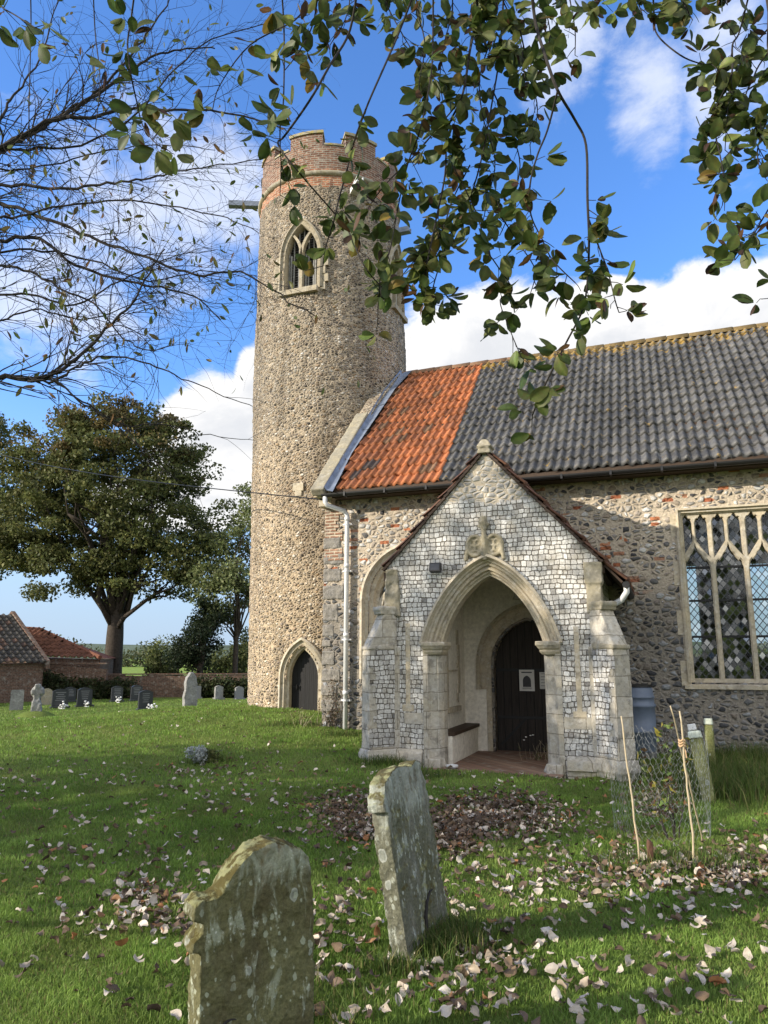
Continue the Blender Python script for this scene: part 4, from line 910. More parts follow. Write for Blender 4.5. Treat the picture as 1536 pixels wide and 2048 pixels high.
mb.hexa([(PC - .13, PY - .09, 4.76), (PC + .13, PY - .09, 4.76), (PC + .13, PY + .2, 4.76), (PC - .13, PY + .2, 4.76)], [(PC - .03, PY - .02, 4.90), (PC + .03, PY - .02, 4.90), (PC + .03, PY + .12, 4.90), (PC - .03, PY + .12, 4.90)])
fi = mb.build('finial', MAT['coping_stone'], church); rough(fi, .015, .03, .08)
for s_ in (-1, 1):   # kneeler stones at the feet of the gable
    mb = MB(); x = PC + s_ * (PH - .07)
    if s_ < 0: mb.hexa([(x - .12, PY - .06, 2.25), (x + .16, PY - .05, 2.2), (x + .16, PY + .2, 2.2), (x - .12, PY + .2, 2.25)], [(x - .06, PY - .10, 2.92), (x + .10, PY - .03, 2.95), (x + .1, PY + .2, 2.95), (x - .06, PY + .2, 2.9)])
    else: mb.box(x - .13, x + .12, PY - .05, PY + .2, 2.62, 2.93); mb.box(x - .11, x + .10, PY - .035, PY + .2, 2.2, 2.61)
    kn = mb.build('kneeler', MAT['coping_stone'], church); rough(kn, .018, .06 if s_ < 0 else .025, .12)
# diagonal buttresses
def buttress(s_):
    c = Vector((PC + s_ * PH, PY, 0)); e = bpy.data.objects.new('buttress', None)
    rot = R(45) * s_   # local -y points outwards along the diagonal
    Lb, hw = 0.36, 0.14
    mb = MB()
    mb.box(-hw, hw, -Lb, 0.15, -.6, 1.74)
    mb.hexa([(-hw, -Lb, 1.742), (hw, -Lb, 1.742), (hw, .1, 1.742), (-hw, .1, 1.742)], [(-hw * .85, -.10, 2.27), (hw * .85, -.10, 2.27), (hw * .85, .1, 2.27), (-hw * .85, .1, 2.27)])
    o = mb.build('buttress', MAT['ashlar'], church); o.location = c; o.rotation_euler = (0, 0, rot); rough(o, .02, .018, .12)
    mb = MB()
    mb.hexa([(-hw - .015, -Lb - .02, 1.70), (hw + .015, -Lb - .02, 1.70), (hw + .015, .05, 1.70), (-hw - .015, .05, 1.70)], [(-hw - .015, -Lb - .01, 1.76), (hw + .015, -Lb - .01, 1.76), (hw + .015, .05, 1.80), (-hw - .015, .05, 1.80)])
    cap = mb.build('weathering', MAT['coping_stone' if s_ > 0 else 'ashlar'], o); rough(cap, .016, .02, .08); mb = MB()
    mb.box(-hw * .95, hw * .95, -.17, .1, 2.24, 2.32); mb.box(-hw * 1.02, hw * 1.02, -.19, .1, 2.30, 2.36)
    cap = mb.build('cap_stone', MAT['coping_stone' if s_ > 0 else 'ashlar'], o); rough(cap, .016, .02, .08)
    mb = MB(); mb.box(-hw - .04, hw + .04, -Lb - .04, .1, .10, .20); mb.box(-hw - .03, hw + .03, -Lb - .03, .1, .2, .26); mb.box(-hw - .02, hw + .02, -Lb - .02, .1, -.6, .1); pl = mb.build('plinth', MAT['ashlar'], o); rough(pl, .018, .018, .1)
    mb = MB()   # flint panels let into the flanks
    random.seed(2)
    x = -s_ * hw
    for k in range(16):
        z = .3 + k * .088; y1 = -.30 + random.choice((-.06, .0, .06, -.1, .04))
        mb.box(min(x, x + (-s_) * .008), max(x, x + (-s_) * .008), y1 if s_ < 0 else y1 + .02, .05, z, z + .087)
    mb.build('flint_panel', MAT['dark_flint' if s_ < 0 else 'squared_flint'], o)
buttress(-1); buttress(1)
# floor, bench, inner doorway
mb = MB(); mb.box(-.47, 1.45, PY - .25, .5, -.3, 0.02); mb.build('porch_floor', MAT['floor_brick'], church)
mb = MB(); mb.box(-.455, -.235, PY + .41, -.016, .0, .42); bench = mb.build('porch_bench', MAT['plaster'], church); rough(bench, .02, .01, .15)
mb = MB(); mb.box(-.455, -.205, PY + .405, -.03, .425, .475); mb.build('seat', MAT['brown_timber'], bench)
mb = MB(); dress0(mb, DO, [(0.30, 0.0), (0.30, -0.06), (0.24, -0.085), (0.21, -0.03), (0.12, -0.014)], 1.05)
dress0(mb, DO, [(0.14, -0.01), (0.12, -0.02), (0.05, -0.015), (0.02, 0.05), (0.0, 0.08), (0.0, 0.3)], 0.0)
sr = mb
mb = MB(); mb.extr(arch(DO['cx'], DO['a'] + .03, DO['s'], DO['h'] + .04, 0, 12, 0.0), .18, .24)
door = mb.build('church_door', MAT['dark_planks'], church); sr.build('door_surround', MAT['limestone'], door)
mb = MB()
for z in (.55, 1.35): mb = MB(); mb.box(DO['cx'] - .58, DO['cx'] + .45, .165, .179, z, z + .05); mb.build('strap_hinge', MAT['black_iron'], door)
mb = MB()
mb.hexa([(.1, .17, .12), (.16, .17, .12), (.16, .179, .12), (.1, .179, .12)], [(.52, .17, .55), (.58, .17, .55), (.58, .179, .55), (.52, .179, .55)])
mb.build('brace', MAT['black_iron'], door)
# white gutter and pipe on the right side of the porch
mb = MB(); gxp, gzp = PC + PH + .36, 4.735 - (PH + .33) * GS - .05
mb.tube([(gxp, PY + .0, gzp), (gxp, -.02, gzp)], .05, 10)
pg = mb.build('porch_gutter', MAT['black_plastic'], church)
mb = MB(); mb.tube([(gxp, PY + .12, gzp), (gxp, PY + .14, gzp - .09), (gxp - .08, PY + .2, gzp - .2), (PC + PH + .12, PY + .25, gzp - .28), (PC + PH + .07, PY + .25, gzp - .36), (PC + PH + .07, PY + .25, .95), (PC + PH + .2, PY + .5, .9)], .042, 10)
for z in (1.3,): mb.tube([(PC + PH + .07, PY + .25, z), (PC + PH + .07, PY + .25, z + .07)], .052, 10)
mb.build('porch_downpipe', MAT['white_plastic'], church, smooth=True)

# --- things on and in the porch (top level, in world space)
def ch_thing(name, X_, Y_, Z_, label, cat): return empty(name, CM @ Vector((X_, Y_, Z_)), AROT, label, cat)
t = ch_thing('floodlight', -.32, PY, 2.93, 'small black floodlight fixed to the flint gable left of the arch', 'floodlight')
mb = MB(); mb.hexa([(-.085, -.16, -.06), (.085, -.16, -.06), (.085, -.05, -.08), (-.085, -.05, -.08)], [(-.085, -.13, .07), (.085, -.13, .07), (.085, -.05, .06), (-.085, -.05, .06)]); fb = mb.build('lamp_body', MAT['black_plastic'], t)
mb = MB(); mb.add([(-.07, -.1625, -.045), (.07, -.1625, -.045), (.07, -.1385, .055), (-.07, -.1385, .055)], [(0, 1, 2, 3)]); mb.build('glass', MAT['black_granite'], t)
mb = MB(); mb.box(-.03, .03, -.05, 0, -.03, .03); mb.build('bracket', MAT['black_plastic'], t)
t = ch_thing('hanging_bell', 0.72, -1.15, 2.72, 'small dark bell hanging on a cord inside the porch', 'bell')
mb = MB(); mb.lathe([(.085, -.22), (.08, -.2), (.06, -.15), (.05, -.08), (.03, -.03), (.012, -.02), (.012, .0)], (0, 0, 0), 16); mb.build('bell', MAT['coping_stone'], t, smooth=True)
mb = MB(); mb.tube([(0, 0, -.01), (0, 0, 1.35)], .005, 5); mb.build('cord', MAT['black_iron'], t)
def notice(X_, Z_, w_, h_, label, art):
    t = ch_thing('notice', X_, .165, Z_, label, 'notice')
    mb = MB(); mb.box(-w_ / 2, w_ / 2, -.002, .002, 0, h_); mb.build('paper', MAT['paper'], t)
    mb = MB()
    if art:
        mb.extr(arch(0, .07, .17, .09, 0, 8, .07), -.004, -.0025)
        for zz_ in (.035, .05): mb.box(-.08, .08, -.004, -.0025, zz_, zz_ + .006)
        mb.box(-.09, .09, -.004, -.0025, h_ - .055, h_ - .035)
    else:
        for k in range(5): mb.box(-w_ * .4, w_ * (.4 - .1 * (k % 2)), -.004, -.0025, .05 + k * .05, .057 + k * .05)
    mb.build('print', MAT['ink'], t)
notice(.60, 1.02, .26, .36, 'white notice with a dark arched picture pinned to the dark church door', True)
notice(.92, 1.06, .2, .28, 'smaller white notice beside the pictured notice on the church door', False)
p = CM @ Vector((-.13, PY - .03, .02)); mb = MB(); mb.lathe([(.045, 0), (.085, .02), (.09, .05), (.08, .05), (.05, .025)], p, 16)
tag(mb.build('white_bowl', MAT['white_plastic'], smooth=True), 'small white plastic bowl on the porch floor at the left jamb', 'bowl')
p = CM @ Vector((2.40, -.40, 0)); p.z = hz(p.x, p.y) - .02
t = empty('water_butt', p, AROT, 'blue grey plastic barrel standing against the nave wall beside the porch', 'water butt')
mb = MB(); mb.lathe([(.235, .0), (.25, .02), (.262, .28), (.282, .29), (.282, .33), (.262, .34), (.27, .5), (.262, .66), (.282, .67), (.282, .71), (.262, .72), (.262, .80), (.272, .805), (.272, .83), (.258, .84), (.243, .95), (.23, .97)], (0, 0, .12), 28); mb.build('barrel', MAT['blue_barrel'], t, smooth=True)
mb = MB(); mb.lathe([(.235, 1.09), (.245, 1.09), (.245, 1.12), (.19, 1.13)], (0, 0, 0), 28); mb.build('lid', MAT['black_plastic'], t)
mb = MB(); mb.box(-.25, -.03, -.2, .2, -.1, .12); mb.box(.03, .25, -.2, .2, -.1, .12); mb.build('stand', MAT['grey_granite'], t)
# overhead cable to the eaves
a = at(-160, 855, 34); b = CM @ Vector((-3.0, -.3, 4.55)); pts = []
for k in range(25):
    f_ = k / 24; q_ = a.lerp(b, f_); q_.z -= 0.5 * math.sin(math.pi * f_); pts.append(q_)
mb = MB(); mb.tube(pts, .012, 5); tag(mb.build('overhead_cable', MAT['black_iron']), 'thin black cable strung from the trees to the church eaves', 'cable')
#@@PART2
# ------------------------------------------------------------------ plant helpers
def rv(s=1.0): return Vector((random.gauss(0, s), random.gauss(0, s), random.gauss(0, s)))
class Cloud:
    """many small leaf faces gathered into one mesh"""
    def __init__(s): s.P = []; s.C = []
    def add(s, pos, size, cols, flat=0.35, aspect=0.6):
        n = len(pos)
        if n == 0: return
        d = rng.normal(size=(n, 3)); d /= np.linalg.norm(d, axis=1)[:, None]
        k = rng.normal(size=(n, 3)); k[:, 2] += flat * 2
        e = np.cross(d, k); e /= np.linalg.norm(e, axis=1)[:, None] + 1e-9
        L = size * rng.uniform(0.6, 1.3, (n, 1)); W_ = L * aspect
        fold = np.cross(d, e) * L * 0.15
        P = np.stack([pos - d * L * .5, pos + e * W_ * .5 + fold, pos + d * L * .5, pos - e * W_ * .5 + fold], 1)
        c = np.asarray(cols)[rng.integers(0, len(cols), n)] * rng.uniform(0.7, 1.3, (n, 1))
        s.P.append(P.reshape(-1, 3)); s.C.append(np.repeat(c, 4, 0))
    def build(s, name, parent=None, mat='foliage'):
        P = np.concatenate(s.P); f = np.arange(len(P)).reshape(-1, 4)
        return np_mesh(name, P, f, MAT[mat], parent, np.concatenate(s.C))
def ball(n, c, r, shell=0.0):
    d = rng.normal(size=(n, 3)); d /= np.linalg.norm(d, axis=1)[:, None]
    t = rng.uniform(shell ** 3, 1, (n, 1)) ** (1 / 3); return np.asarray(c) + d * t * np.asarray(r)
def limb(p0, p1, k=6, wob=0.06, sag=0.0):
    p0, p1 = Vector(p0), Vector(p1); L = (p1 - p0).length; pts = []
    for i in range(k + 1):
        f = i / k; q = p0.lerp(p1, f); q.z += sag * math.sin(math.pi * f)
        if 0 < i < k: q += rv(wob * L / 3)
        pts.append(q)
    return pts
def crown_tree(name, base, lobes, trunk_r, fork, nclump, per, leaf, cols, label, group=None, clump=(0.9, 0.55), lean=(0, 0), topcols=None, shell=0.45, twigs=True):
    bx, by = base; z0 = hz(bx, by) - .1
    t = empty(name, (bx, by, z0), 0, label, 'tree', group)
    mb = MB(); top = Vector((lean[0], lean[1], fork))
    mb.tube([(0, 0, -.2), (0.02, 0, .25), (lean[0] * .3, lean[1] * .3, fork * .35), (lean[0] * .7, 0, fork * .75), top, top * 1.35 + Vector((.1, 0, 0)), top * 1.8, top * 2.3 + Vector((-.1, 0, 0))], [trunk_r * k for k in (1.5, 1.12, 1, .95, .85, .55, .32, .1)], 12)
    cen = []; wts = np.array([l[1][0] * l[1][1] * l[1][2] for l in lobes]) ** .75; wts /= wts.sum()
    for l, w_ in zip(lobes, wts):
        cen.append(ball(max(3, int(nclump * w_)), l[0], l[1], shell))
    cen = np.concatenate(cen); org = np.array([bx, by, z0]); cen = cen - org
    for i in range(min(16, len(cen))):       # limbs
        c = cen[rng.integers(len(cen))]; L_ = limb(top - Vector((0, 0, random.uniform(0, fork * .2))), top.lerp(Vector(c), .92), 5, .12, .4)
        mb.tube(L_, [trunk_r * k for k in (.36, .27, .2, .14, .09, .04)], 6)
        if twigs:
            for j in range(4):
                c2 = cen[np.argsort(((cen - np.array(L_[3])) ** 2).sum(1))[rng.integers(1, 12)]]
                mb.tube(limb(L_[random.choice((2, 3, 4))], c2, 4, .12), [trunk_r * k for k in (.16, .12, .09, .06, .03)], 5)
    mb.build('trunk', MAT['bark'], t, smooth=True)
    cl = Cloud(); zs = cen[:, 2]; zr = (zs - zs.min()) / (np.ptp(zs) + 1e-6)
    for c, q in zip(cen, zr):
        k = rng.uniform(.55, 1.4); n = int(per * rng.uniform(.4, 1.4))
        cc = topcols if (topcols is not None and rng.random() < max(0, (q - .55)) * 1.6) else cols
        cl.add(ball(n, c, (clump[0] * k, clump[0] * k, clump[1] * k)), leaf, np.asarray(cc) * rng.uniform(.7, 1.25))
    cl.build('crown', t)
    return t
def bush(name, c, r, n, leaf, cols, label, cat='shrub', group=None, z=None, lumps=9, kind=None):
    z0 = hz(c[0], c[1]) if z is None else z
    t = empty(name, (c[0], c[1], z0), 0, label, cat, group)
    cl = Cloud()
    for i in range(lumps):
        q = ball(1, (0, 0, r[2] * .5), (r[0] * .75, r[1] * .75, r[2] * .42))[0]; s_ = rng.uniform(.35, .6)
        cl.add(ball(n // lumps, q, (r[0] * s_, r[1] * s_, r[2] * s_ * .9), .3), leaf, np.asarray(cols) * rng.uniform(.75, 1.2))
    cl.build('leaves', t)
    mb = MB()
    for i in range(7): mb.tube(limb((random.uniform(-.1, .1), random.uniform(-.1, .1), -.1), (random.uniform(-.6, .6) * r[0], random.uniform(-.6, .6) * r[1], r[2] * .8), 4, .1), [.03 * r[2] ** .5, .025, .018, .012, .006], 5)
    mb.build('stem', MAT['bark'], t)
    return t
DG = [(.10, .118, .037), (.125, .14, .045), (.08, .098, .034), (.145, .145, .05)]
BR = [(.16, .115, .045), (.13, .105, .04), (.115, .105, .038)]
# --- trees beyond the churchyard wall
def P(u, v, y): return np.array(at(u, v, y))
crown_tree('broad_tree', (at(225, 1345, 43).x, 43), [(P(215, 985, 43), (5.6, 5.2, 4.6)), (P(120, 1060, 43), (4.2, 4.2, 2.6)), (P(350, 1050, 43), (3.6, 4.2, 3.0)), (P(250, 900, 43), (4.4, 4.2, 2.6)), (P(110, 935, 44), (3.2, 3.4, 2.7)), (P(330, 920, 43), (2.7, 3.0, 2.4)), (P(400, 1110, 42), (2.0, 2.5, 1.6)), (P(120, 1145, 42), (3.1, 2.8, 1.5)), (P(310, 1165, 42), (2.8, 2.6, 1.4)), (P(200, 1120, 42), (2.6, 2.6, 1.2)), (P(50, 1060, 43), (2.4, 2.6, 2.2)), (P(215, 850, 43), (3.2, 3.2, 1.6))],
           0.50, 4.2, 640, 150, 0.22, DG, 'broad dark green tree with a thick trunk beyond the churchyard wall', 'trees beyond the churchyard', topcols=BR, clump=(.85, .5))
crown_tree('broad_tree', (at(-80, 1345, 46).x, 46), [(P(-85, 1000, 46), (3.4, 4, 5.2)), (P(-25, 900, 46), (1.6, 2.4, 2.4)), (P(-45, 1110, 45), (2.2, 2.5, 2.2))],
           0.4, 4.5, 170, 150, 0.22, DG, 'dark tree half cut off at the left edge behind the barn', 'trees beyond the churchyard', topcols=BR)
WG = [(.16, .19, .08), (.14, .175, .065), (.18, .195, .085)]
crown_tree('willow_tree', (at(470, 1345, 40).x, 40), [(P(490, 1120, 40), (1.9, 2.0, 2.2)), (P(450, 1190, 40), (1.7, 2, 1.5)), (P(505, 1010, 40), (.9, 1.2, 1.5)), (P(420, 1160, 40), (1.2, 1.5, .9))],
           0.14, 3.2, 110, 110, 0.19, WG, 'pale loose willow tree growing close beside the tower', 'trees beyond the churchyard', clump=(.6, .45))
VD = [(.018, .03, .012), (.024, .036, .014), (.015, .026, .012)]
crown_tree('ivy_clad_tree', (at(400, 1345, 39).x, 39), [(P(395, 1285, 39), (1.2, 1.3, 1.5)), (P(420, 1230, 39), (.8, .9, 1.2)), (P(365, 1310, 39), (.8, .9, .8))],
           0.2, 1.6, 90, 130, 0.14, VD, 'small very dark ivy covered tree above the churchyard wall', 'trees beyond the churchyard', clump=(.45, .4), shell=.2)
for i, (u, vt, y, w_, lab) in enumerate(((312, 1290, 41, .8, 'light green shrub right of the thick trunk beyond the wall'), (455, 1292, 42, 1.2, 'green shrub between the dark tree and the tower'), (492, 1275, 43, 1.2, 'tall shrub touching the edge of the tower'), (345, 1318, 41, .7, 'small shrub left of the dark ivy tree'))):
    p = at(u, 1345, y); top = at(u, vt, y); bush('shrub', (p.x, y), (w_, w_, top.z - hz(p.x, y)), 2600, .16, [(.11, .135, .045), (.09, .115, .04), (.14, .155, .055)], lab, group='shrubs beyond the wall')
# far treeline and hills
cl = Cloud()
for x in np.arange(-190, 130, 3.2):
    y = 135 + 14 * math.sin(x * .05); h = 3.2 + 1.6 * math.sin(x * .31) + rng.uniform(-.7, .9)
    for k in range(3): cl.add(ball(120, (x + rng.uniform(-2, 2), y + rng.uniform(-3, 3), h * .45), (2.6, 2.6, h * .6)), .55, np.array([(.085, .10, .045), (.07, .09, .04), (.11, .115, .05)]) * rng.uniform(.7, 1.3))
tag(cl.build('far_woods'), 'distant hedgerow trees across the field', 'woods', kind='stuff')
xs_ = np.linspace(-1500, 1200, 120); P_ = []
for r_, yy in ((0, 560), (1, 640), (2, 900)):
    for x in xs_: P_.append((x, yy, (-1, 13.5 + 2.5 * math.sin(x * .011) + 1.5 * noise.noise((x * .02, r_, 0)), 16 + 3 * math.sin(x * .006))[r_]))
n = len(xs_); q = [(r_ * n + j, r_ * n + j + 1, (r_ + 1) * n + j + 1, (r_ + 1) * n + j) for r_ in range(2) for j in range(n - 1)]
mat_plain('wooded_hill', (.10, .125, .085), .95, 0, .1, .5, .04, .5)
tag(np_mesh('distant_hills', P_, q, MAT['wooded_hill'], smooth=True), kind='structure')

# --- boundary wall, undergrowth, barns
a, b = at(-40, 1345, 36.5), at(620, 1345, 38.5)
d = (b - a); d.z = 0; L_ = d.length
t = empty('boundary_wall', (a.x, a.y, 0), math.atan2(d.y, d.x), 'low weathered brick wall along the far side of the churchyard', 'wall')
mb = MB(); z0 = -.6; 
for k in range(40):
    x0 = L_ * k / 40; x1 = L_ * (k + 1) / 40; z1 = .70 + .03 * math.sin(k * 1.3); mb.box(x0, x1 - .004, 0, .28, z0, z1)
mb.build('wall', MAT['wall_brick'], t)
mb = MB(); mb.box(0, L_, -.03, .31, .735, .79); mb.build('coping', MAT['wall_brick'], t)
HG = [(.04, .055, .02), (.055, .07, .024), (.03, .045, .018), (.07, .07, .03)]
for i, (u0, u1, vt, lab, n) in enumerate(((-30, 130, 1340, 'dark ivy hedge in front of the barn wall', 5200), (125, 262, 1352, 'hedge of brambles below the thick tree trunk', 4600), (385, 505, 1350, 'overgrown hedge between the pillar stone and the tower', 4200))):
    yh = (35.5, 36.1, 37.3)[i]; A_, B_ = at(u0, 1390, yh), at(u1, 1390, yh + .3); t = empty('hedge', ((A_.x + B_.x) / 2, (A_.y + B_.y) / 2, -.36), 0, lab, 'hedge', 'hedges along the wall')
    cl = Cloud(); h = at((u0 + u1) / 2, vt, 36).z + .36
    for k in range(16):
        f = (k + rng.random()) / 16; c = A_.lerp(B_, f) - t.location; hh = h * rng.uniform(.75, 1.08)
        cl.add(ball(n // 16, (c.x, c.y, hh * .45), (.5, .5, hh * .55), .3), .15, np.asarray(HG) * rng.uniform(.7, 1.25))
    cl.build('leaves', t)
def barn_roof(mb, pts, colf, w=.3, g=.42):
    a, b, c, d = [Vector(p) for p in pts]   # eave left, eave right, ridge right, ridge left
    U = (b - a).normalized(); V = (d - a); V = (V - U * V.dot(U)); vl = V.length; V.normalize(); Nn = U.cross(V)
    L = (b - a).length; nc = int(L / w); nr = int(vl / g); la = (d - a).dot(U); lb = (c - a).dot(U)
    def skip(u, v): f = v / vl; return u < la * f - .05 or u > L + (lb - L) * f + .05
    tiles(mb, a, U, V, Nn, nc + 1, nr, L / (nc), vl / nr, colf, skip, A=.08, thick=.03)
# grey-roofed barn
Ec = at(92, 1326, 34.0); Rc = at(22, 1226, 37.6); g_ = Vector((Rc.x - Ec.x, Rc.y - Ec.y, 0)); along = Vector((g_.y, -g_.x, 0)).normalized()
if along.x > 0: along = -along
Lb = 12.0
t = empty('barn', (Ec.x, Ec.y, -.4), 0, 'old barn with a grey pantile roof and stone gable coping at the left edge', 'barn')
def T(p): return Vector(p) - Vector((Ec.x, Ec.y, -.4))
mb = MB(); random.seed(4)
Rr_ = Rc - Vector((0, 0, .12)); barn_roof(mb, (T(Ec + along * Lb), T(Ec), T(Rr_), T(Rr_ + along * Lb)), lambda c, r: tone((.055, .05, .042) if random.random() < .8 else (.08, .05, .035), .6, 1.3), .28, .4)
mb.build('roof', MAT['red_pantile'], t, smooth=True)
mb = MB(); nG = g_.normalized()
back = Ec + g_ * 2.0
w1 = [T(Ec + nG * .25), T(Ec + nG * .25 + along * Lb), T(back + along * Lb), T(back)]
mb.hexa([Vector((p.x, p.y, -.3)) for p in w1], [Vector((p.x, p.y, T(Ec).z - .02)) for p in w1]); 
mb.add([T(Ec), T(back), T(Rc)], [(0, 1, 2)])
mb.build('wall', MAT['wall_brick'], t)
mb = MB(); ov = -along * .18
for (p, q_) in ((Ec, Rc), (Vector((back.x, back.y, Ec.z)), Rc)):
    b_ = [T(p + ov * 0), T(p + ov), T(q_ + ov), T(q_)]; mb.hexa([x - Vector((0, 0, .25)) for x in b_], [x + Vector((0, 0, .10)) for x in b_])
mb.build('gable_coping', MAT['wall_brick'], t)
# red-roofed outbuilding with a hipped end
y0 = 37.0
EL, ER = at(88, 1311, y0), at(200, 1317, y0 - .4); RL = at(56, 1254, y0 + 3.2); RR = at(80, 1262, y0 + 3.2)
t = empty('outbuilding', (ER.x, ER.y, -.4), 0, 'low brick outbuilding with a red tiled roof beside the grey roofed barn', 'outbuilding')
def T2(p): return Vector(p) - Vector((ER.x, ER.y, -.4))
EL2 = EL - Vector((2.5, 0, 0)); RL2 = RL - Vector((2.5, 0, 0))
mb = MB(); barn_roof(mb, (T2(EL2), T2(ER), T2(RR), T2(RL2)), lambda c, r: tone((.125, .055, .034)), .28, .4)
BK = ER + Vector((-1.3, 6, 0)); mb.add([T2(ER), T2(BK), T2(RR)], [(0, 1, 2)], 0, (.19, .07, .04))
mb.build('roof', MAT['red_pantile'], t, smooth=True)
mb = MB(); mb.tube([T2(ER) + Vector((0, 0, .05)), T2(RR) + Vector((0, 0, .08))], .11, 7, col=(.15, .06, .035)); mb.tube([T2(RR) + Vector((0, 0, .08)), T2(RL2) + Vector((0, 0, .08))], .11, 7, col=(.15, .06, .035)); mb.build('ridge_tiles', MAT['red_pantile'], t)
mb = MB(); p1, p2 = T2(EL2), T2(ER); 
mb.hexa([(p1.x, .3, -.3), (p2.x - .1, .3, -.3), (p2.x - 1.3, 5.5, -.3), (p1.x, 5.5, -.3)], [(p1.x, .3, p1.z - .06), (p2.x - .1, .3, p2.z - .06), (p2.x - 1.3, 5.5, p2.z - .06), (p1.x, 5.5, p1.z - .06)]); mb.build('wall', MAT['wall_brick'], t)
a = at(95, 1318, 36.2); b = at(214, 1322, 36.2); mb = MB()
t = empty('yard_wall', (a.x, a.y, -.4), 0, 'higher brick wall running from the red roofed outbuilding to the tree trunk', 'wall')
for k in range(12): 
    w_ = (b.x - a.x) / 12; mb.box(k * w_, (k + 1) * w_ - .004, 0, .3, 0, 1.65 - .02 * k)
mb.build('wall', MAT['wall_brick'], t)
mb = MB(); mb.box(0, b.x - a.x, -.04, .34, 1.66, 1.72); mb.build('coping', MAT['wall_brick'], t)

# ------------------------------------------------------------------ gravestones
def outline(kind, w, h):
    if kind == 'flat': return [(-w / 2, -.3), (w / 2, -.3), (w / 2, h * .97), (w * .4, h), (-w * .4, h), (-w / 2, h * .97)]
    if kind == 'peon':   # shallow peaked top
        return [(-w / 2, -.3), (w / 2, -.3), (w / 2, h * .88), (w * .3, h * .96), (0, h), (-w * .3, h * .96), (-w / 2, h * .88)]
    if kind == 'round':
        return [(-w / 2, -.3), (w / 2, -.3), (w / 2, h * .82)] + [(w / 2 * math.cos(t), h * .82 + h * .18 * math.sin(t)) for t in np.linspace(.2, math.pi - .2, 9)] + [(-w / 2, h * .82)]
    if kind == 'worn':
        return [(-w * .46, -.3), (w * .5, -.3), (w * .5, h * .25), (w * .44, h * .45), (w * .48, h * .62), (w * .40, h * .72), (w * .36, h * .86), (w * .2, h * .93), (w * .12, h), (-w * .1, h * .99), (-w * .2, h * .9), (-w * .34, h * .84), (-w * .42, h * .7), (-w * .4, h * .5), (-w * .5, h * .3)]
def grave(u, vb, vt, wpx, kind, mat, label, alpha=36, thick=.1, base=True, group='headstones at the back of the churchyard', rgh=False):
    p = gp(u, vb); d = p.y; h = at(u, vt, d).z - p.z; w_ = wpx / F * d * 1.03 / math.cos(R(alpha) - math.atan2(-p.x, p.y) * .0) * .76
    t = empty('headstone', p, R(alpha), label, 'headstone', group)
    mb = MB(); mb.extr(outline(kind, w_, h), -thick / 2, thick / 2); o = mb.build('slab', MAT[mat], t)
    if rgh: rough(o, .03, .05, .2)
    else:
        m = o.modifiers.new('bevel', 'BEVEL'); m.width = .012; m.segments = 2
    if base:
        mb = MB(); mb.box(-w_ * .62, w_ * .62, -thick * 1.6, thick * 1.2, -.1, .07); mb.build('plinth', MAT[mat], t)
    if mat == 'black_granite':
        mb = MB(); random.seed(int(u))
        for k in range(5):
            ww = w_ * random.uniform(.18, .34); z = h * (.8 - .1 * k); mb.box(-ww, ww, -thick / 2 - .003, -thick / 2 - .001, z, z + .022)
        mb.build('inscription', MAT['grey_granite'], t)
    return t, p, w_
G = 'headstones at the back of the churchyard'
grave(32, 1421, 1380, 27, 'flat', 'grey_stone', 'rough grey slab headstone nearest the left edge of the churchyard', 25, .14, False)
grave(92, 1410, 1377, 22, 'round', 'coping_stone', 'pale round topped headstone between the stone cross and the black headstones', 25, .12, False)
t1 = grave(119, 1416, 1378, 30, 'peon', 'black_granite', 'black polished headstone with white flowers right of the pale round headstone')
grave(139, 1404, 1374, 22, 'round', 'black_granite', 'dark headstone partly hidden behind the black headstone with flowers')
t2 = grave(168, 1413, 1375, 28, 'peon', 'black_granite', 'black headstone standing alone below the barn with white flowers at its foot')
t3 = grave(233, 1404, 1372, 22, 'peon', 'black_granite', 'black headstone below the thick tree trunk')
grave(272, 1402, 1370, 22, 'peon', 'black_granite', 'small black headstone just behind the nearest black one')
t4 = grave(290, 1420, 1380, 28, 'peon', 'black_granite', 'nearest black headstone with a white bouquet lying on its right')
grave(379, 1413, 1344, 29, 'worn', 'grey_stone', 'tall worn lichen covered pillar headstone', 30, .3, False, rgh=True)
grave(394, 1397, 1372, 15, 'flat', 'grey_granite', 'grey headstone half hidden behind the worn pillar stone', 30)
grave(437, 1398, 1371, 16, 'peon', 'grey_stone', 'pale grey headstone left of the last one by the tower', 40)
grave(478, 1399, 1373, 17, 'peon', 'grey_granite', 'smooth grey headstone nearest the tower', 40)
# broken wheel-head cross
p = gp(71, 1433); t = empty('cross_headstone', p, R(20), 'weathered broken stone cross on a grassy mound with its ring head', 'stone cross')
hh = at(71, 1367, p.y).z - p.z; s_ = hh / 1.3
mb = MB(); mb.hexa([(-.25 * s_, -.2, -.3), (.27 * s_, -.2, -.3), (.27 * s_, .2, -.3), (-.25 * s_, .2, -.3)], [(-.17 * s_, -.12, .62 * s_), (.15 * s_, -.12, .62 * s_), (.15 * s_, .12, .62 * s_), (-.17 * s_, .12, .62 * s_)])
mb.box(-.12 * s_, .10 * s_, -.1, .1, .55 * s_, 1.28 * s_); mb.box(-.24 * s_, .22 * s_, -.1, .1, .88 * s_, 1.06 * s_)
mb.tube([(.2 * s_ * math.cos(k * math.pi / 10), 0, .97 * s_ + .2 * s_ * math.sin(k * math.pi / 10)) for k in range(21)], .07 * s_, 6)
o = mb.build('cross', MAT['grey_stone'], t); rough(o, .025, .07, .15)
mb = MB(); mb.lathe([(.75, -.15), (.6, .02), (.35, .14), (.1, .18)], (0, 0, 0), 18); o = mb.build('mound', MAT['turf'], t, smooth=True)
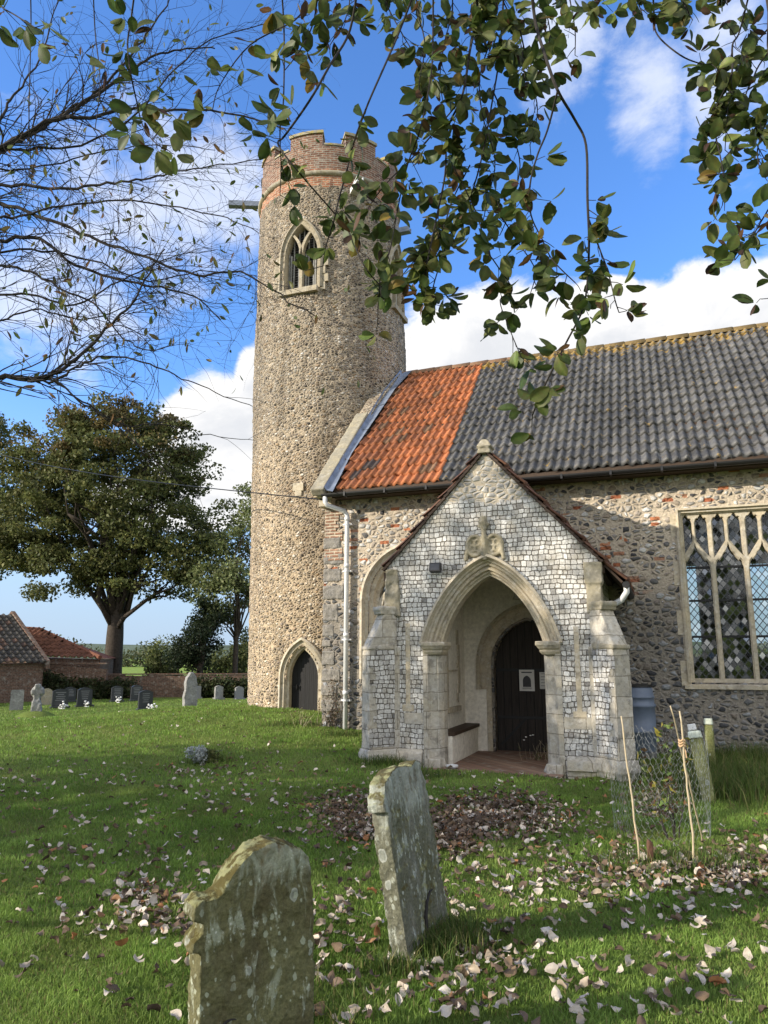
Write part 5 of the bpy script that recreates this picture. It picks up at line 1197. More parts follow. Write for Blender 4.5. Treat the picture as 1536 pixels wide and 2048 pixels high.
# bouquets
for (u, v, k, lab) in ((127, 1414, .17, 'white flowers in front of the black headstone beside the stone cross'), (175, 1410, .17, 'white flowers at the foot of the lone black headstone'), (239, 1402, .12, 'small posy before the headstone below the tree trunk'), (303, 1419, .2, 'white bouquet beside the nearest black headstone')):
    p = gp(u, v + 3); t = empty('bouquet', p, 0, lab, 'flowers', 'flowers on the graves'); mb = MB(); random.seed(u)
    for j in range(26):
        q_ = Vector((max(-k, min(k, random.gauss(0, k * .5))), random.gauss(0, k * .25) - .1, abs(random.gauss(.08, .06)) + .03)); r_ = random.uniform(.025, .05)
        mb.lathe([(.01, -r_ * .6), (r_ * .8, -r_ * .3), (r_, .1 * r_), (r_ * .6, r_ * .6), (.01, r_ * .7)], q_, 6)
    mb.lathe([(k * .8, .0), (k * .7, .03), (.02, .06)], (0, -.1, 0), 10); mb.build('petals', MAT['white_petal'], t)
    cl = Cloud(); cl.add(ball(60, (0, -.1, .05), (k, k * .6, .06)), .09, DG); cl.build('leaves', t)
# the two large stones in front
def big_stone(name, pL, pR, h, thick, out, lean_n, lean_s, mat, label):
    d = (pR - pL); d.z = 0; w_ = d.length; ang = math.atan2(d.y, d.x)
    t = empty(name, pL, 0, label, 'headstone'); t.rotation_euler = (lean_n, lean_s, ang); t.rotation_mode = 'XYZ'
    mb = MB(); mb.extr([(x * w_, z * h) for x, z in out], 0, thick); o = mb.build('slab', MAT[mat], t); rough(o, .007, .026, .06, 4)
    tx_ = bpy.data.textures.new('pits', 'CLOUDS'); tx_.noise_scale = .014; tx_.noise_depth = 2; d2 = o.modifiers.new('pits', 'DISPLACE'); d2.texture = tx_; d2.strength = .007; d2.texture_coords = 'LOCAL'
    return t, w_
pR = Vector((-.285, 3.42, 0)); pL = Vector((-.715, 3.12, 0))
o1 = [(0.03, -.3), (1, -.3), (1.0, .3), (.985, .62), (.97, .78), (.95, .84), (.955, .875), (.86, .925), (.74, .96), (.6, .985), (.45, .96), (.33, .91), (.25, .85), (.20, .80), (.13, .79), (.05, .80), (.0, .775), (-.01, .72), (.05, .70), (.07, .66), (.0, .63), (-.02, .585), (.05, .575), (.045, .4)]
t, w_ = big_stone('headstone', pL, pR, .86, .115, o1, R(4), R(-3.0), 'mossy_stone', 'large dark mossy headstone cut off by the bottom edge')
mb = MB(); pts = [(w_ * (.34 + .13 * math.sin(a_) - .05), .004, .12 + .10 * math.cos(a_)) for a_ in np.linspace(-1.9, .5, 12)]; mb.tube(pts, [.002, .004, .006, .007, .007, .007, .006, .006, .005, .004, .003, .001], 6); mb.build('crack', MAT['dark_interior'], t)
pL = gp(819, 1930); pR = gp(899, 1862); pR = pL + (pR - pL) * 1.0
o2 = [(0.0, -.25), (1, -.25), (1.0, .12), (.985, .5), (.98, .76), (.965, .8), (.98, .84), (.93, .9), (.90, .97), (.80, .985), (.66, .965), (.5, .99), (.34, 1.0), (.2, .985), (.06, .95), (.03, .91), (.0, .88), (-.05, .84), (-.04, .80), (.02, .79), (.0, .6), (.0, .3)]
t, w_ = big_stone('headstone', pL, pR, .97, .10, o2, R(-8), R(-4), 'lichened_stone', 'leaning lichen spotted headstone with a flaked hollow near its foot')
mb = MB()
hp = [(.42, -.02), (.43, .06), (.47, .14), (.54, .20), (.64, .235), (.74, .235)]
mb.tube([(x * w_, -.001, z) for x, z in hp], [.012, .014, .014, .012, .008, .003], 6); mb.build('crack', MAT['dark_interior'], t)
# small things on the lawn
p = gp(395, 1528); t = empty('silver_shrublet', p, 0, 'low silvery grey clump of foliage in the middle of the lawn', 'plant')
cl = Cloud(); 
for k in range(14): cl.add(ball(70, (rng.normal(0, .10), rng.normal(0, .08), rng.uniform(.03, .2)), (.08, .08, .06)), .04, [(.42, .45, .43), (.34, .37, .35), (.5, .52, .5)])
cl.build('leaves', t); cl = Cloud(); cl.add(ball(700, (.14, .04, .1), (.17, .14, .12)), .035, DG); cl.build('stems', t)

# canes, stones and netting on the right
def cane(b, tp, r, label):
    t = Vector(tp); mb = MB(); k = 14; pts = [Vector(b).lerp(t, i / k) + Vector((random.gauss(0, .003), random.gauss(0, .003), 0)) for i in range(k + 1)]
    pts[0].z -= .1; mb.tube(pts, [r * (1.12 if i % 3 == 0 else 1.0) * (1 - .25 * i / k) for i in range(k + 1)], 8)
    return tag(mb.build('bamboo_cane', MAT['bamboo'], smooth=True), label, 'cane', 'canes round the sapling')
c1 = gp(1281, 1725); cane(c1, at(1242, 1432, c1.y + .02), .0085, 'bamboo cane standing alone nearest the porch buttress')
c2 = gp(1391, 1735); t2_ = at(1360, 1422, c2.y - .02); cane(c2, t2_, .009, 'straight bamboo cane tied to a second cane with twine')
c3 = gp(1407, 1690); cane(c3, at(1342, 1412, c2.y + .02), .0065, 'thinner bamboo cane crossing behind the straight one')
k0 = at(1364, 1486, c2.y + .0); mb = MB()
for i in range(3): mb.tube([k0 + Vector((.022 * math.cos(a_), .022 * math.sin(a_), (i - 1) * .02 + .006 * math.sin(3 * a_))) for a_ in np.linspace(0, 6.3, 12)], .008, 6)
mb.tube([k0, k0 + Vector((.015, -.02, -.06)), k0 + Vector((.02, -.02, -.11))], .006, 5)
tag(mb.build('twine_knot', MAT['twine']), 'knot of brown twine binding the two crossing canes', 'twine')
# hexagonal netting: a loose ring round the sapling
nc = (c1 + c2 + gp(1400, 1640) + gp(1275, 1640)) / 4; rx = .40; ncol, nrow = 46, 14; cw = 2 * math.pi / ncol; rh = .062
mb = MB()
def npnt(a_, z):
    k = 1 + .07 * math.sin(3 * a_ + 1) + .04 * math.sin(7 * a_ + z * 4); zz_ = z * (1 + .10 * math.sin(a_ * 2 + .6)) + .05 * math.sin(5 * a_) * z
    return Vector((nc.x + rx * k * math.cos(a_) * 1.02, nc.y + .12 + rx * k * math.sin(a_), nc.z + .02 + zz_))
for r_ in range(nrow):
    for c in range(ncol):
        a0 = (c + (.5 if r_ % 2 else 0)) * cw; z = r_ * rh
        A_, B_, C_, D_ = npnt(a0, z), npnt(a0, z + rh * .45), npnt(a0 - cw / 2, z + rh), npnt(a0 + cw / 2, z + rh)
        for p_, q_ in ((A_, B_), (B_, C_), (B_, D_)): mb.tube([p_, q_], .00095, 3, cap=False)
tag(mb.build('wire_netting', MAT['wire']), 'ring of hexagonal wire netting round the sapling and canes', 'wire netting')
t = empty('sapling', nc, 0, 'thin young sapling with a few yellow and green leaves inside the netting', 'sapling')
mb = MB(); random.seed(9); tips = []
for (dx, dy, h) in ((-.22, -.05, .75), (.05, .0, 1.0), (.18, -.1, .85), (.1, .15, .95), (-.1, .1, .6), (.0, -.05, .9)):
    pts = limb((.05 + dx * .2, dy * .2, -.03), (dx, dy, h), 6, .07); mb.tube(pts, [.008, .0065, .005, .004, .003, .0025, .0015], 5); tips += pts[2:]
mb.build('stem', MAT['twig_bark'], t)
cl = Cloud(); 
for p_ in tips: cl.add(ball(4, tuple(p_), (.07, .07, .05)), .075, [(.30, .26, .05), (.10, .16, .04), (.14, .19, .05), (.13, .07, .03)], .2, .45)
cl.build('leaves', t)
p = gp(1303, 1732); mb = MB(); mb.hexa([p + Vector((-.028, -.02, -.05)), p + Vector((.022, -.02, -.05)), p + Vector((.022, .02, -.05)), p + Vector((-.028, .02, -.05))], [p + Vector((-.02, -.02, .19)), p + Vector((.018, -.02, .17)), p + Vector((.018, .02, .18)), p + Vector((-.02, .02, .2))])
tag(rough(mb.build('stake', MAT['rust_stub']), .006, .01, .03), 'short rotten brown stake between the canes', 'stake')
def post(b, tp, w_, d_, label, mat, cap):
    b, tp = Vector(b), Vector(tp); ax = (tp - b); L_ = ax.length; ax.normalize(); sx = Vector((math.cos(R(-28)), math.sin(R(-28)), 0)); sx = (sx - ax * sx.dot(ax)).normalized(); sy = ax.cross(sx)
    t = empty('stone_post', b, 0, label, 'stone post', 'mossy leaning stones by the nave wall'); mb = MB()
    def rc(k, s=1.0): c = ax * k; return [c + sx * (i * w_ * s / 2) + sy * (j * d_ * s / 2) for i, j in ((-1, -1), (1, -1), (1, 1), (-1, 1))]
    mb.hexa(rc(-.2), rc(L_ - .08)); rough(mb.build('shaft', MAT[mat], t), .012, .014, .08)
    mb = MB(); mb.hexa(rc(L_ - .081, 1.05), rc(L_, .92)); rough(mb.build('cap', MAT[cap], t), .012, .012, .05)
    return t
mat_plain('pale_lichen', (.52, .56, .47), .9, 0, .2, .2, 25, .003)
b = gp(1420, 1603); post(b, at(1388, 1462, b.y + .12) + Vector((0, 0, 0)), .135, .16, 'leaning green mossy stone post with a pale top behind the canes', 'green_stone', 'pale_lichen')
b2_ = gp(1412, 1560); post(b2_, at(1382, 1448, b2_.y + .1), .10, .1, 'white topped stone just behind the leaning green post', 'green_stone', 'white_petal')
b3 = gp(1424, 1540); post(b3, at(1416, 1437, b3.y + .05), .11, .12, 'second green stone post nearer the nave wall', 'green_stone', 'pale_lichen')
b4 = gp(1442, 1572); post(b4, at(1428, 1545, b4.y + .08), .09, .09, 'short broken stub of mossy stone at the foot of the posts', 'green_stone', 'green_stone')

# ------------------------------------------------------------------ grass
def in_church(x, y):
    dx, dy = x - W0[0], y - W0[1]; ca, sa = math.cos(AROT), math.sin(AROT); X_ = dx * ca + dy * sa; Y_ = -dx * sa + dy * ca
    return ((Y_ > -.06) & (X_ > -3.25)) | ((X_ + 4.7) ** 2 + (Y_ - TY) ** 2 < 2.0 ** 2) | ((Y_ > PY - .05) & (np.abs(X_ - PC) < PH)) | ((Y_ > PY - .26) & (X_ > -.4) & (X_ < 1.3))
def blades(x, y, h, wd, cols, lean=.5, name='grass', label=None, seed=1):
    r = np.random.default_rng(seed); n = len(x); z = H(x, y)
    a = r.uniform(0, 2 * np.pi, n); h = h * r.uniform(.5, 1.35, n); l = h * lean * r.uniform(0, 1.6, n); b = a + r.normal(0, 1.3, n)
    w2 = wd * r.uniform(.7, 1.3, n); ca, sa = np.cos(a) * w2, np.sin(a) * w2; lx, ly = np.cos(b) * l, np.sin(b) * l
    B1 = np.stack([x - ca, y - sa, z - .01], -1); B2 = np.stack([x + ca, y + sa, z - .01], -1)
    M1 = np.stack([x - ca * .8 + lx * .3, y - sa * .8 + ly * .3, z + h * .6], -1); M2 = np.stack([x + ca * .8 + lx * .3, y + sa * .8 + ly * .3, z + h * .6], -1)
    Tp = np.stack([x + lx, y + ly, z + h], -1)
    V = np.stack([B1, B2, M2, M1, Tp], 1).reshape(-1, 3); o = np.arange(n)[:, None] * 5
    f = np.concatenate([o + np.array([[0, 1, 2]]), o + np.array([[0, 2, 3]]), o + np.array([[3, 2, 4]])])
    c = np.repeat(cols, 5, 0)
    return tag(np_mesh(name, V, f, MAT['grass_blade'], None, c), label, 'grass' if label else None, kind='stuff')
def wedge(n, y0, y1, r):
    y = np.sqrt(r.uniform(y0 * y0, y1 * y1, n)); x = r.uniform(-1, 1, n) * (.60 * y + .9); return x, y
X_, Y_, Hh, Ww = [], [], [], []
for (n, y0, y1, h, w_) in ((190000, 2.3, 5.0, .031, .0022), (205000, 5.0, 9.5, .033, .0035), (130000, 9.5, 18, .036, .006), (80000, 18, 36, .042, .011)):
    x, y = wedge(n, y0, y1, rng); k = ~in_church(x, y); X_.append(x[k]); Y_.append(y[k]); Hh.append(np.full(k.sum(), h)); Ww.append(np.full(k.sum(), w_))
X_, Y_, Hh, Ww = map(np.concatenate, (X_, Y_, Hh, Ww))
def patch(x, y, s=1.0):
    return .5 + .25 * np.sin(x * 1.9 * s + 1.3 * np.sin(y * 1.1 * s)) + .25 * np.sin(y * 2.3 * s + 1.7 * np.sin(x * 1.4 * s + 2))
pt = patch(X_, Y_)[:, None]; pf_ = patch(X_ * 4.1, Y_ * 3.7)[:, None]
c = np.array([.125, .215, .034]) * (1 - pt) + np.array([.19, .285, .058]) * pt
c = c * (.75 + .5 * pf_) * rng.uniform(.7, 1.3, (len(X_), 1))
mp = patch(X_ * 1.7 + 3, Y_ * 1.5 + 1)[:, None] ** 3; c = c * (1 - .3 * mp) + np.array([.21, .19, .07]) * .3 * mp
dry = rng.random(len(X_)) < .055; c[dry] = np.array([.24, .19, .09]) * rng.uniform(.6, 1.2, (dry.sum(), 1))
Hh = Hh * (.6 + .8 * pf_[:, 0])
blades(X_, Y_, Hh, Ww, c, .7, 'grass', 'short mossy mown grass of the churchyard', 2)
# longer tufts: round the stones, along the church, on the bank at the right
tx, ty, th = [], [], []
def tuft(p, sx, sy, n, h):
    tx.append(rng.normal(p.x, sx, n)); ty.append(rng.normal(p.y, sy, n)); th.append(np.full(n, h))
for (u, v, sx, sy, n, h) in ((875, 1905, .12, .10, 900, .12), (800, 1945, .10, .05, 350, .09), (905, 1880, .1, .1, 500, .12), (1480, 1570, .35, .45, 2600, .26), (1530, 1600, .3, .3, 1300, .26), (1440, 1590, .22, .25, 1000, .22), (1500, 1530, .5, .3, 1800, .26), (1330, 1600, .3, .3, 500, .12), (1390, 1730, .25, .15, 500, .12), (1270, 1730, .25, .15, 350, .10),
                             (1100, 1535, .22, .10, 700, .17), (1160, 1530, .25, .08, 600, .15), (780, 1530, .3, .12, 900, .12), (840, 1555, .2, .1, 500, .10), (1240, 1535, .2, .1, 400, .14), (500, 1412, .25, .2, 900, .12), (600, 1440, .4, .1, 700, .09), (690, 1455, .25, .1, 500, .1), (420, 1525, .18, .08, 350, .12), (610, 2040, .15, .15, 300, .1), (1300, 1560, .3, .2, 600, .13)):
    tuft(gp(u, v), sx, sy, n, h)
tx, ty, th = map(np.concatenate, (tx, ty, th)); k = ~in_church(tx, ty); tx, ty, th = tx[k], ty[k], th[k]
c = np.array([(.07, .12, .022), (.10, .15, .03), (.17, .16, .06), (.055, .095, .02)])[rng.integers(0, 4, len(tx))] * rng.uniform(.7, 1.25, (len(tx), 1))
blades(tx, ty, th, np.full(len(tx), .0032), c, .55, 'tall_grass', 'longer tufts of grass round the stones and church walls', 5)

# ------------------------------------------------------------------ fallen leaves
def leaf_shape(seed, curl, fold):
    r = random.Random(seed); nu, nv = 6, 5; V = []
    for i in range(nu):
        t = i / (nu - 1); hw = .34 * math.sin(math.pi * min(1, (.04 + .93 * t)) ** .85) ** .8 + .012
        for j in range(nv):
            s = (j / (nv - 1) - .5) * 2; jx = r.uniform(-.03, .03)
            x = t - .5; y = s * hw * (1 + r.uniform(-.16, .16) * abs(s)); x += jx + .04 * abs(s)
            z = fold * abs(s) ** 1.4 * .34 + curl * ((t - .5) ** 2) * (1.1 + .6 * s) + r.uniform(-.02, .02) + .05 * math.sin(4 * t + r.random() * 6) * s
            V.append((x, y, z))
    f = [(i * nv + j, (i + 1) * nv + j, (i + 1) * nv + j + 1, i * nv + j + 1) for i in range(nu - 1) for j in range(nv - 1)]
    return np.array(V), np.array(f)
SH = [leaf_shape(k, random.uniform(-.9, 1.3), random.uniform(-.8, 1.1)) for k in range(14)]
PALE = [(.45, .39, .32), (.38, .33, .27), (.52, .46, .39), (.34, .28, .21), (.43, .39, .34)]
DARK = [(.11, .075, .05), (.08, .056, .04), (.15, .105, .065), (.13, .092, .066)]
WARM = [(.28, .13, .055), (.22, .12, .06)]
lx, ly, lp = [], [], []
def scat(n, gen, pale):
    x, y = gen(n); lx.append(x); ly.append(y); lp.append(np.full(len(x), pale))
scat(760, lambda n: wedge(n, 2.4, 6.5, rng), .52)
scat(560, lambda n: wedge(n, 6.5, 11, rng), .45)
scat(150, lambda n: wedge(n, 11, 17, rng), .45); scat(80, lambda n: wedge(n, 17, 30, rng), .8)
def blobg(u, v, su, sv): # cluster given by its look in the picture, laid on the lawn there
    def g(n):
        uu = rng.normal(u, su, n); vv = np.clip(rng.normal(v, sv, n), 1440, 2100); pp = [gp(a, b, 3) for a, b in zip(uu, vv)]; return np.array([p.x for p in pp]), np.array([p.y for p in pp])
    return g
for (u, v, su, sv, n, pale) in ((690, 1625, 45, 22, 520, .12), (720, 1665, 45, 20, 260, .2), (985, 1625, 65, 20, 760, .16), (930, 1655, 55, 20, 560, .15), (1060, 1640, 60, 20, 260, .35), (905, 1690, 30, 20, 160, .2), (1130, 1680, 110, 35, 170, .55), (1240, 1740, 60, 25, 90, .5), (1370, 1745, 110, 22, 230, .35), (1490, 1730, 50, 30, 170, .3), (1340, 1800, 110, 35, 90, .7), (1310, 1595, 30, 12, 120, .3), (1320, 1625, 25, 12, 80, .5), (300, 1800, 45, 14, 90, .3), (290, 1850, 90, 22, 110, .45), (1120, 1760, 120, 40, 90, .65), (970, 1760, 70, 45, 80, .5), (650, 1880, 60, 70, 100, .5), (980, 1920, 40, 30, 40, .5), (930, 1985, 60, 40, 60, .4), (1230, 1990, 250, 60, 110, .75), (200, 1690, 160, 60, 110, .45), (500, 1600, 120, 35, 110, .5), (420, 1545, 60, 12, 50, .6), (250, 1540, 180, 45, 120, .6), (1080, 1840, 180, 60, 60, .7)):
    scat(n, blobg(u, v, su, sv), pale)
lx, ly, lp = map(np.concatenate, (lx, ly, lp)); k = ~in_church(lx, ly) & (ly > 2.3); lx, ly, lp = lx[k], ly[k], lp[k]
near = np.argsort(ly); NI = 260
def leaf_xf(i, r):
    s = r.uniform(.036, .074); yaw = r.uniform(0, 6.283); tilt = r.gauss(0, .38); roll = r.gauss(0, .42)
    x, y = float(lx[i]), float(ly[i])
    return Matrix.Translation((x, y, hz(x, y) + .026 + abs(tilt) * .018 + r.uniform(0, .012))) @ Matrix.Rotation(yaw, 4, 'Z') @ Matrix.Rotation(tilt, 4, 'X') @ Matrix.Rotation(roll, 4, 'Y') @ Matrix.Scale(s, 4)
r_ = random.Random(31)
def leaf_col(i):
    t = r_.random()
    if t < lp[i]: return r_.choice(PALE)
    return r_.choice(WARM) if r_.random() < .10 else r_.choice(DARK)
protos = []
for k, (V, f) in enumerate(SH):
    for c in (PALE[k % 5], DARK[k % 4], PALE[(k + 2) % 5]) if k < 10 else (WARM[k % 2],):
        me = bpy.data.meshes.new('fallen_leaf'); me.from_pydata([tuple(p) for p in V], [], [tuple(int(q) for q in a) for a in f]); me.materials.append(MAT['dead_leaf'])
        a = me.color_attributes.new('tint', 'FLOAT_COLOR', 'POINT'); a.data.foreach_set('color', np.tile(np.array(c4(c), np.float32), len(V)))
        me.polygons.foreach_set('use_smooth', [True] * len(f)); protos.append((me, c))
pale_p = [p for p in protos if p[1] in PALE]; dark_p = [p for p in protos if p[1] in DARK]; warm_p = [p for p in protos if p[1] in WARM]
LB = {0: 'pale curled dead leaf lying underside up on the near lawn', 1: 'dark brown dead leaf lying on the near lawn', 2: 'warm orange brown dead leaf lying on the near lawn'}
for i in near[:NI]:
    c = leaf_col(i); kind_ = 0 if c in PALE else (2 if c in WARM else 1)
    me = r_.choice((pale_p, dark_p, warm_p)[kind_])[0]
    o = bpy.data.objects.new('fallen_leaf', me); COL.objects.link(o); o.matrix_world = leaf_xf(i, r_)
    tag(o, LB[kind_], 'leaf', ('pale fallen leaves', 'dark fallen leaves', 'orange fallen leaves')[kind_])
V_, F_, C_ = [], [], []; off = 0
for i in near[NI:]:
    V, f = SH[r_.randrange(len(SH))]; m_ = np.array(leaf_xf(i, r_)); W_ = V @ m_[:3, :3].T + m_[:3, 3]
    V_.append(W_); F_.append(f + off); off += len(V); C_.append(np.tile(np.array(leaf_col(i)) * r_.uniform(.75, 1.25), (len(V), 1)))
tag(np_mesh('leaf_litter', np.concatenate(V_), np.concatenate(F_), MAT['dead_leaf'], None, np.concatenate(C_), True), 'drifts of dead leaves scattered over the lawn', 'leaf litter', kind='stuff')

# weeds, creeper and the daisies by the door
def weeds(name, p, n, sx, sy, h, cols, label, leafn=6, leaf=.04):
    t = empty(name, p, 0, label, 'weeds'); mb = MB(); cl = Cloud()
    for k in range(n):
        b = Vector((random.gauss(0, sx), random.gauss(0, sy), -.03)); e = b + Vector((random.gauss(0, .1), random.gauss(0, .08), h * random.uniform(.5, 1.2))); pts = limb(b, e, 4, .08)
        mb.tube(pts, [.003, .0028, .0022, .0018, .001], 4); cl.add(ball(leafn, tuple(pts[2]), (.06, .06, h * .35)), leaf, cols, .3, .4)
    mb.build('stem', MAT['bamboo'], t); cl.build('leaves', t); return t
random.seed(15)
weeds('weeds', gp(1095, 1528), 34, .2, .1, .34, [(.13, .12, .045), (.10, .12, .035), (.17, .13, .06)], 'straggly weeds at the foot of the right door jamb')
weeds('weeds', gp(505, 1412), 40, .3, .15, .16, [(.15, .11, .05), (.11, .10, .04)], 'dry brown weeds at the foot of the round tower')
weeds('weeds', gp(618, 1442), 12, .2, .06, .3, [(.13, .08, .04), (.1, .1, .04)], 'thin weeds in front of the black tower door')
p = gp(1075, 1530); t = empty('daisy_stem', p, 0, 'tall stem with small white daisies before the church door', 'flower'); mb = MB(); fl = MB()
for (u, v) in ((1052, 1474), (1061, 1471), (1066, 1470), (1048, 1480)):
    e = at(u, v, p.y) - p; mb.tube([(0, 0, 0), (e.x * .3, 0, e.z * .6), e], [.003, .0025, .0015], 4); fl.lathe([(.002, -.008), (.016, -.002), (.018, .004), (.006, .008)], e, 8)
mb.build('stem', MAT['twig_bark'], t); fl.build('petals', MAT['white_petal'], t)
p = CM @ Vector((-2.92, -.06, .25)); t = empty('creeper', p, AROT, 'brown dying creeper climbing the corner beside the white drainpipe', 'creeper'); cl = Cloud(); mb = MB()
for k in range(26):
    e = Vector((random.gauss(0, .13), random.uniform(-.05, .0), random.uniform(.2, 1.15))); mb.tube(limb((random.gauss(0, .08), 0, -.1), e, 4, .1), [.005, .004, .003, .002, .0015], 4)
    cl.add(ball(20, tuple(e * .8), (.09, .03, .16)), .035, [(.13, .07, .03), (.09, .06, .03), (.07, .08, .03)])
mb.build('stem', MAT['twig_bark'], t); cl.build('leaves', t)

# ------------------------------------------------------------------ tree whose near-bare branches reach in from the left
def smooth_path(pts, per=4):
    pts = [Vector(p) for p in pts]; out = []
    for i in range(len(pts) - 1):
        p0, p1, p2, p3 = pts[max(i - 1, 0)], pts[i], pts[i + 1], pts[min(i + 2, len(pts) - 1)]
        for k in range(per):
            t = k / per; out.append(.5 * ((2 * p1) + (p2 - p0) * t + (2 * p0 - 5 * p1 + 4 * p2 - p3) * t * t + (3 * p1 - p0 - 3 * p2 + p3) * t ** 3))
    return out + [pts[-1]]
random.seed(77)
def twig(mb, p, d, L, r, lvl, tips, droop=.0, kink=.42):
    k = max(3, int(L / .07)); pts = [p.copy()]; q = p.copy(); d = d.normalized(); bend = rv(.07)
    for i in range(k):
        d = (d + rv(kink * .35) + bend + Vector((0, 0, droop))).normalized(); q = q + d * (L / k); pts.append(q.copy())
    mb.tube(pts, [r * (1 - .75 * i / k) for i in range(k + 1)], 4, cap=False); tips.append((pts[-1], d)); 
    if lvl > 0:
        for i in range(1, k):
            if random.random() < .42:
                ax = rv(1); s = (d.cross(ax)).normalized(); dd = (pts[i + 1] - pts[i]).normalized() * random.uniform(.5, 1.0) + s * random.uniform(.35, .9)
                twig(mb, pts[i], dd, L * random.uniform(.3, .6), r * .6, lvl - 1, tips, droop, kink)
    elif random.random() < .5: tips.append((pts[len(pts) // 2], d))
TB = Vector((-7.6, 6.4, 0)); TB.z = hz(TB.x, TB.y) - .1
t = empty('overhanging_tree', TB, 0, 'nearly bare tree whose long dark branches reach in from the left', 'tree')
TI = Matrix.Translation(-TB)
def LP(pts, dep): return [TI @ at(u, v, d_) for (u, v), d_ in zip(pts, np.linspace(dep[0], dep[1], len(pts)))]
limbs = [
 (((-330, 600), (-60, 520), (60, 500), (180, 520), (300, 560), (420, 540), (500, 560)), (6.5, 6.4), .012, 1),
 (((-330, 420), (-60, 345), (0, 340), (100, 330), (220, 300), (330, 290), (430, 300)), (6.8, 6.8), .012, 1),
 (((-330, 690), (-60, 600), (60, 590), (150, 610), (240, 560), (330, 520), (430, 500)), (6.0, 6.2), .012, 1),
 (((-330, 470), (-60, 335), (0, 300), (50, 272), (110, 240), (180, 195), (250, 150), (300, 115), (360, 100), (430, 95)), (6.6, 7.2), .032, 1),
 (((-330, 470), (-60, 325), (10, 290), (110, 238), (180, 235), (250, 215), (330, 220), (420, 222), (520, 240), (575, 262)), (6.6, 6.8), .026, 1),
 (((-60, 330), (50, 268), (120, 232), (200, 180), (260, 110), (300, 60), (340, 0), (370, -60)), (6.9, 7.2), .02, 1),
 (((-330, 480), (-60, 400), (0, 370), (120, 378), (200, 368), (270, 362), (340, 345), (420, 332), (520, 318)), (6.4, 6.2), .018, 1),
 (((-330, 480), (-60, 410), (0, 405), (100, 440), (200, 480), (300, 520), (390, 548), (480, 545), (560, 590), (640, 640)), (6.4, 6.0), .020, 1),
 (((-330, 560), (-60, 470), (0, 480), (80, 480), (150, 530), (240, 560), (320, 575), (400, 600), (440, 640)), (6.4, 6.3), .022, 1),
 (((-330, 720), (-60, 760), (0, 752), (60, 760), (100, 752), (150, 720), (210, 660), (260, 610), (290, 560), (330, 500)), (5.6, 5.9), .024, 1),
 (((60, 760), (110, 760), (160, 730), (220, 712), (300, 730), (360, 755), (430, 785), (508, 812)), (5.6, 5.8), .010, 0),
 (((100, 756), (160, 800), (230, 850), (330, 940), (400, 985)), (5.6, 6.2), .007, 0),
 (((100, 756), (180, 815), (250, 850), (330, 850), (420, 870), (510, 880)), (5.6, 6.2), .007, 0),
 (((-330, 520), (-60, 560), (0, 530), (60, 545), (130, 580), (200, 620), (250, 680), (300, 700), (350, 690)), (6.2, 6.2), .014, 1),
 (((-330, 400), (-60, 260), (0, 240), (20, 200), (60, 150), (100, 60), (120, -20)), (7.2, 7.4), .020, 1),
 (((-200, 380), (-40, 300), (60, 300), (160, 290), (260, 240), (340, 150), (420, 80), (520, 50), (620, 30)), (6.8, 7.0), .014, 1),
 (((-330, 640), (-60, 640), (0, 640), (80, 620), (170, 640), (260, 610), (330, 600)), (6.0, 6.2), .010, 1),
 (((-330, 560), (-60, 450), (40, 430), (150, 410), (260, 400), (380, 420), (470, 440), (520, 470)), (6.3, 6.2), .012, 1),
]
wood = MB(); tips = []
for pts, dep, r0, lv in limbs:
    Pp = smooth_path(LP(pts, dep), 5); n = len(Pp); Pp = [p + rv(.008) for p in Pp]
    wood.tube(Pp, [r0 * (1 - .86 * i / n) + .0012 for i in range(n)], 6)
    for i in range(4, n - 1):
        for _ in range((1 if random.random() < .85 else 0) + (1 if random.random() < .12 else 0) if lv else (random.random() < .3)):
            d0 = (Pp[i + 1] - Pp[i - 1]).normalized(); s = d0.cross(rv(1)).normalized(); s.y *= .7
            twig(wood, Pp[i], d0 * random.uniform(.5, 1.1) + s * random.uniform(.3, .9), random.uniform(.35, 1.0), r0 * (1 - .86 * i / n) * .31 + .0012, 1 if lv else 0, tips, -.012)
wood.build('branch', MAT['twig_bark'], t)
mb = MB(); mb.tube([(0, 0, -.2), (.05, .05, 1.2), (.25, .2, 2.6), (.6, .25, 4.2), (.9, .3, 6.5), (1.1, .3, 9)], [.34, .26, .22, .18, .12, .05], 12)
for pts, dep, r0, lv in limbs:
    if pts[0][0] < -300: q_ = TI @ at(pts[0][0], pts[0][1], dep[0]); mb.tube(limb(Vector((.4, .2, max(1.6, min(q_.z - .5, 5)))), q_, 4, .04), [.12, .1, .07, .05, r0], 8)
mb.build('trunk', MAT['bark'], t, smooth=True)
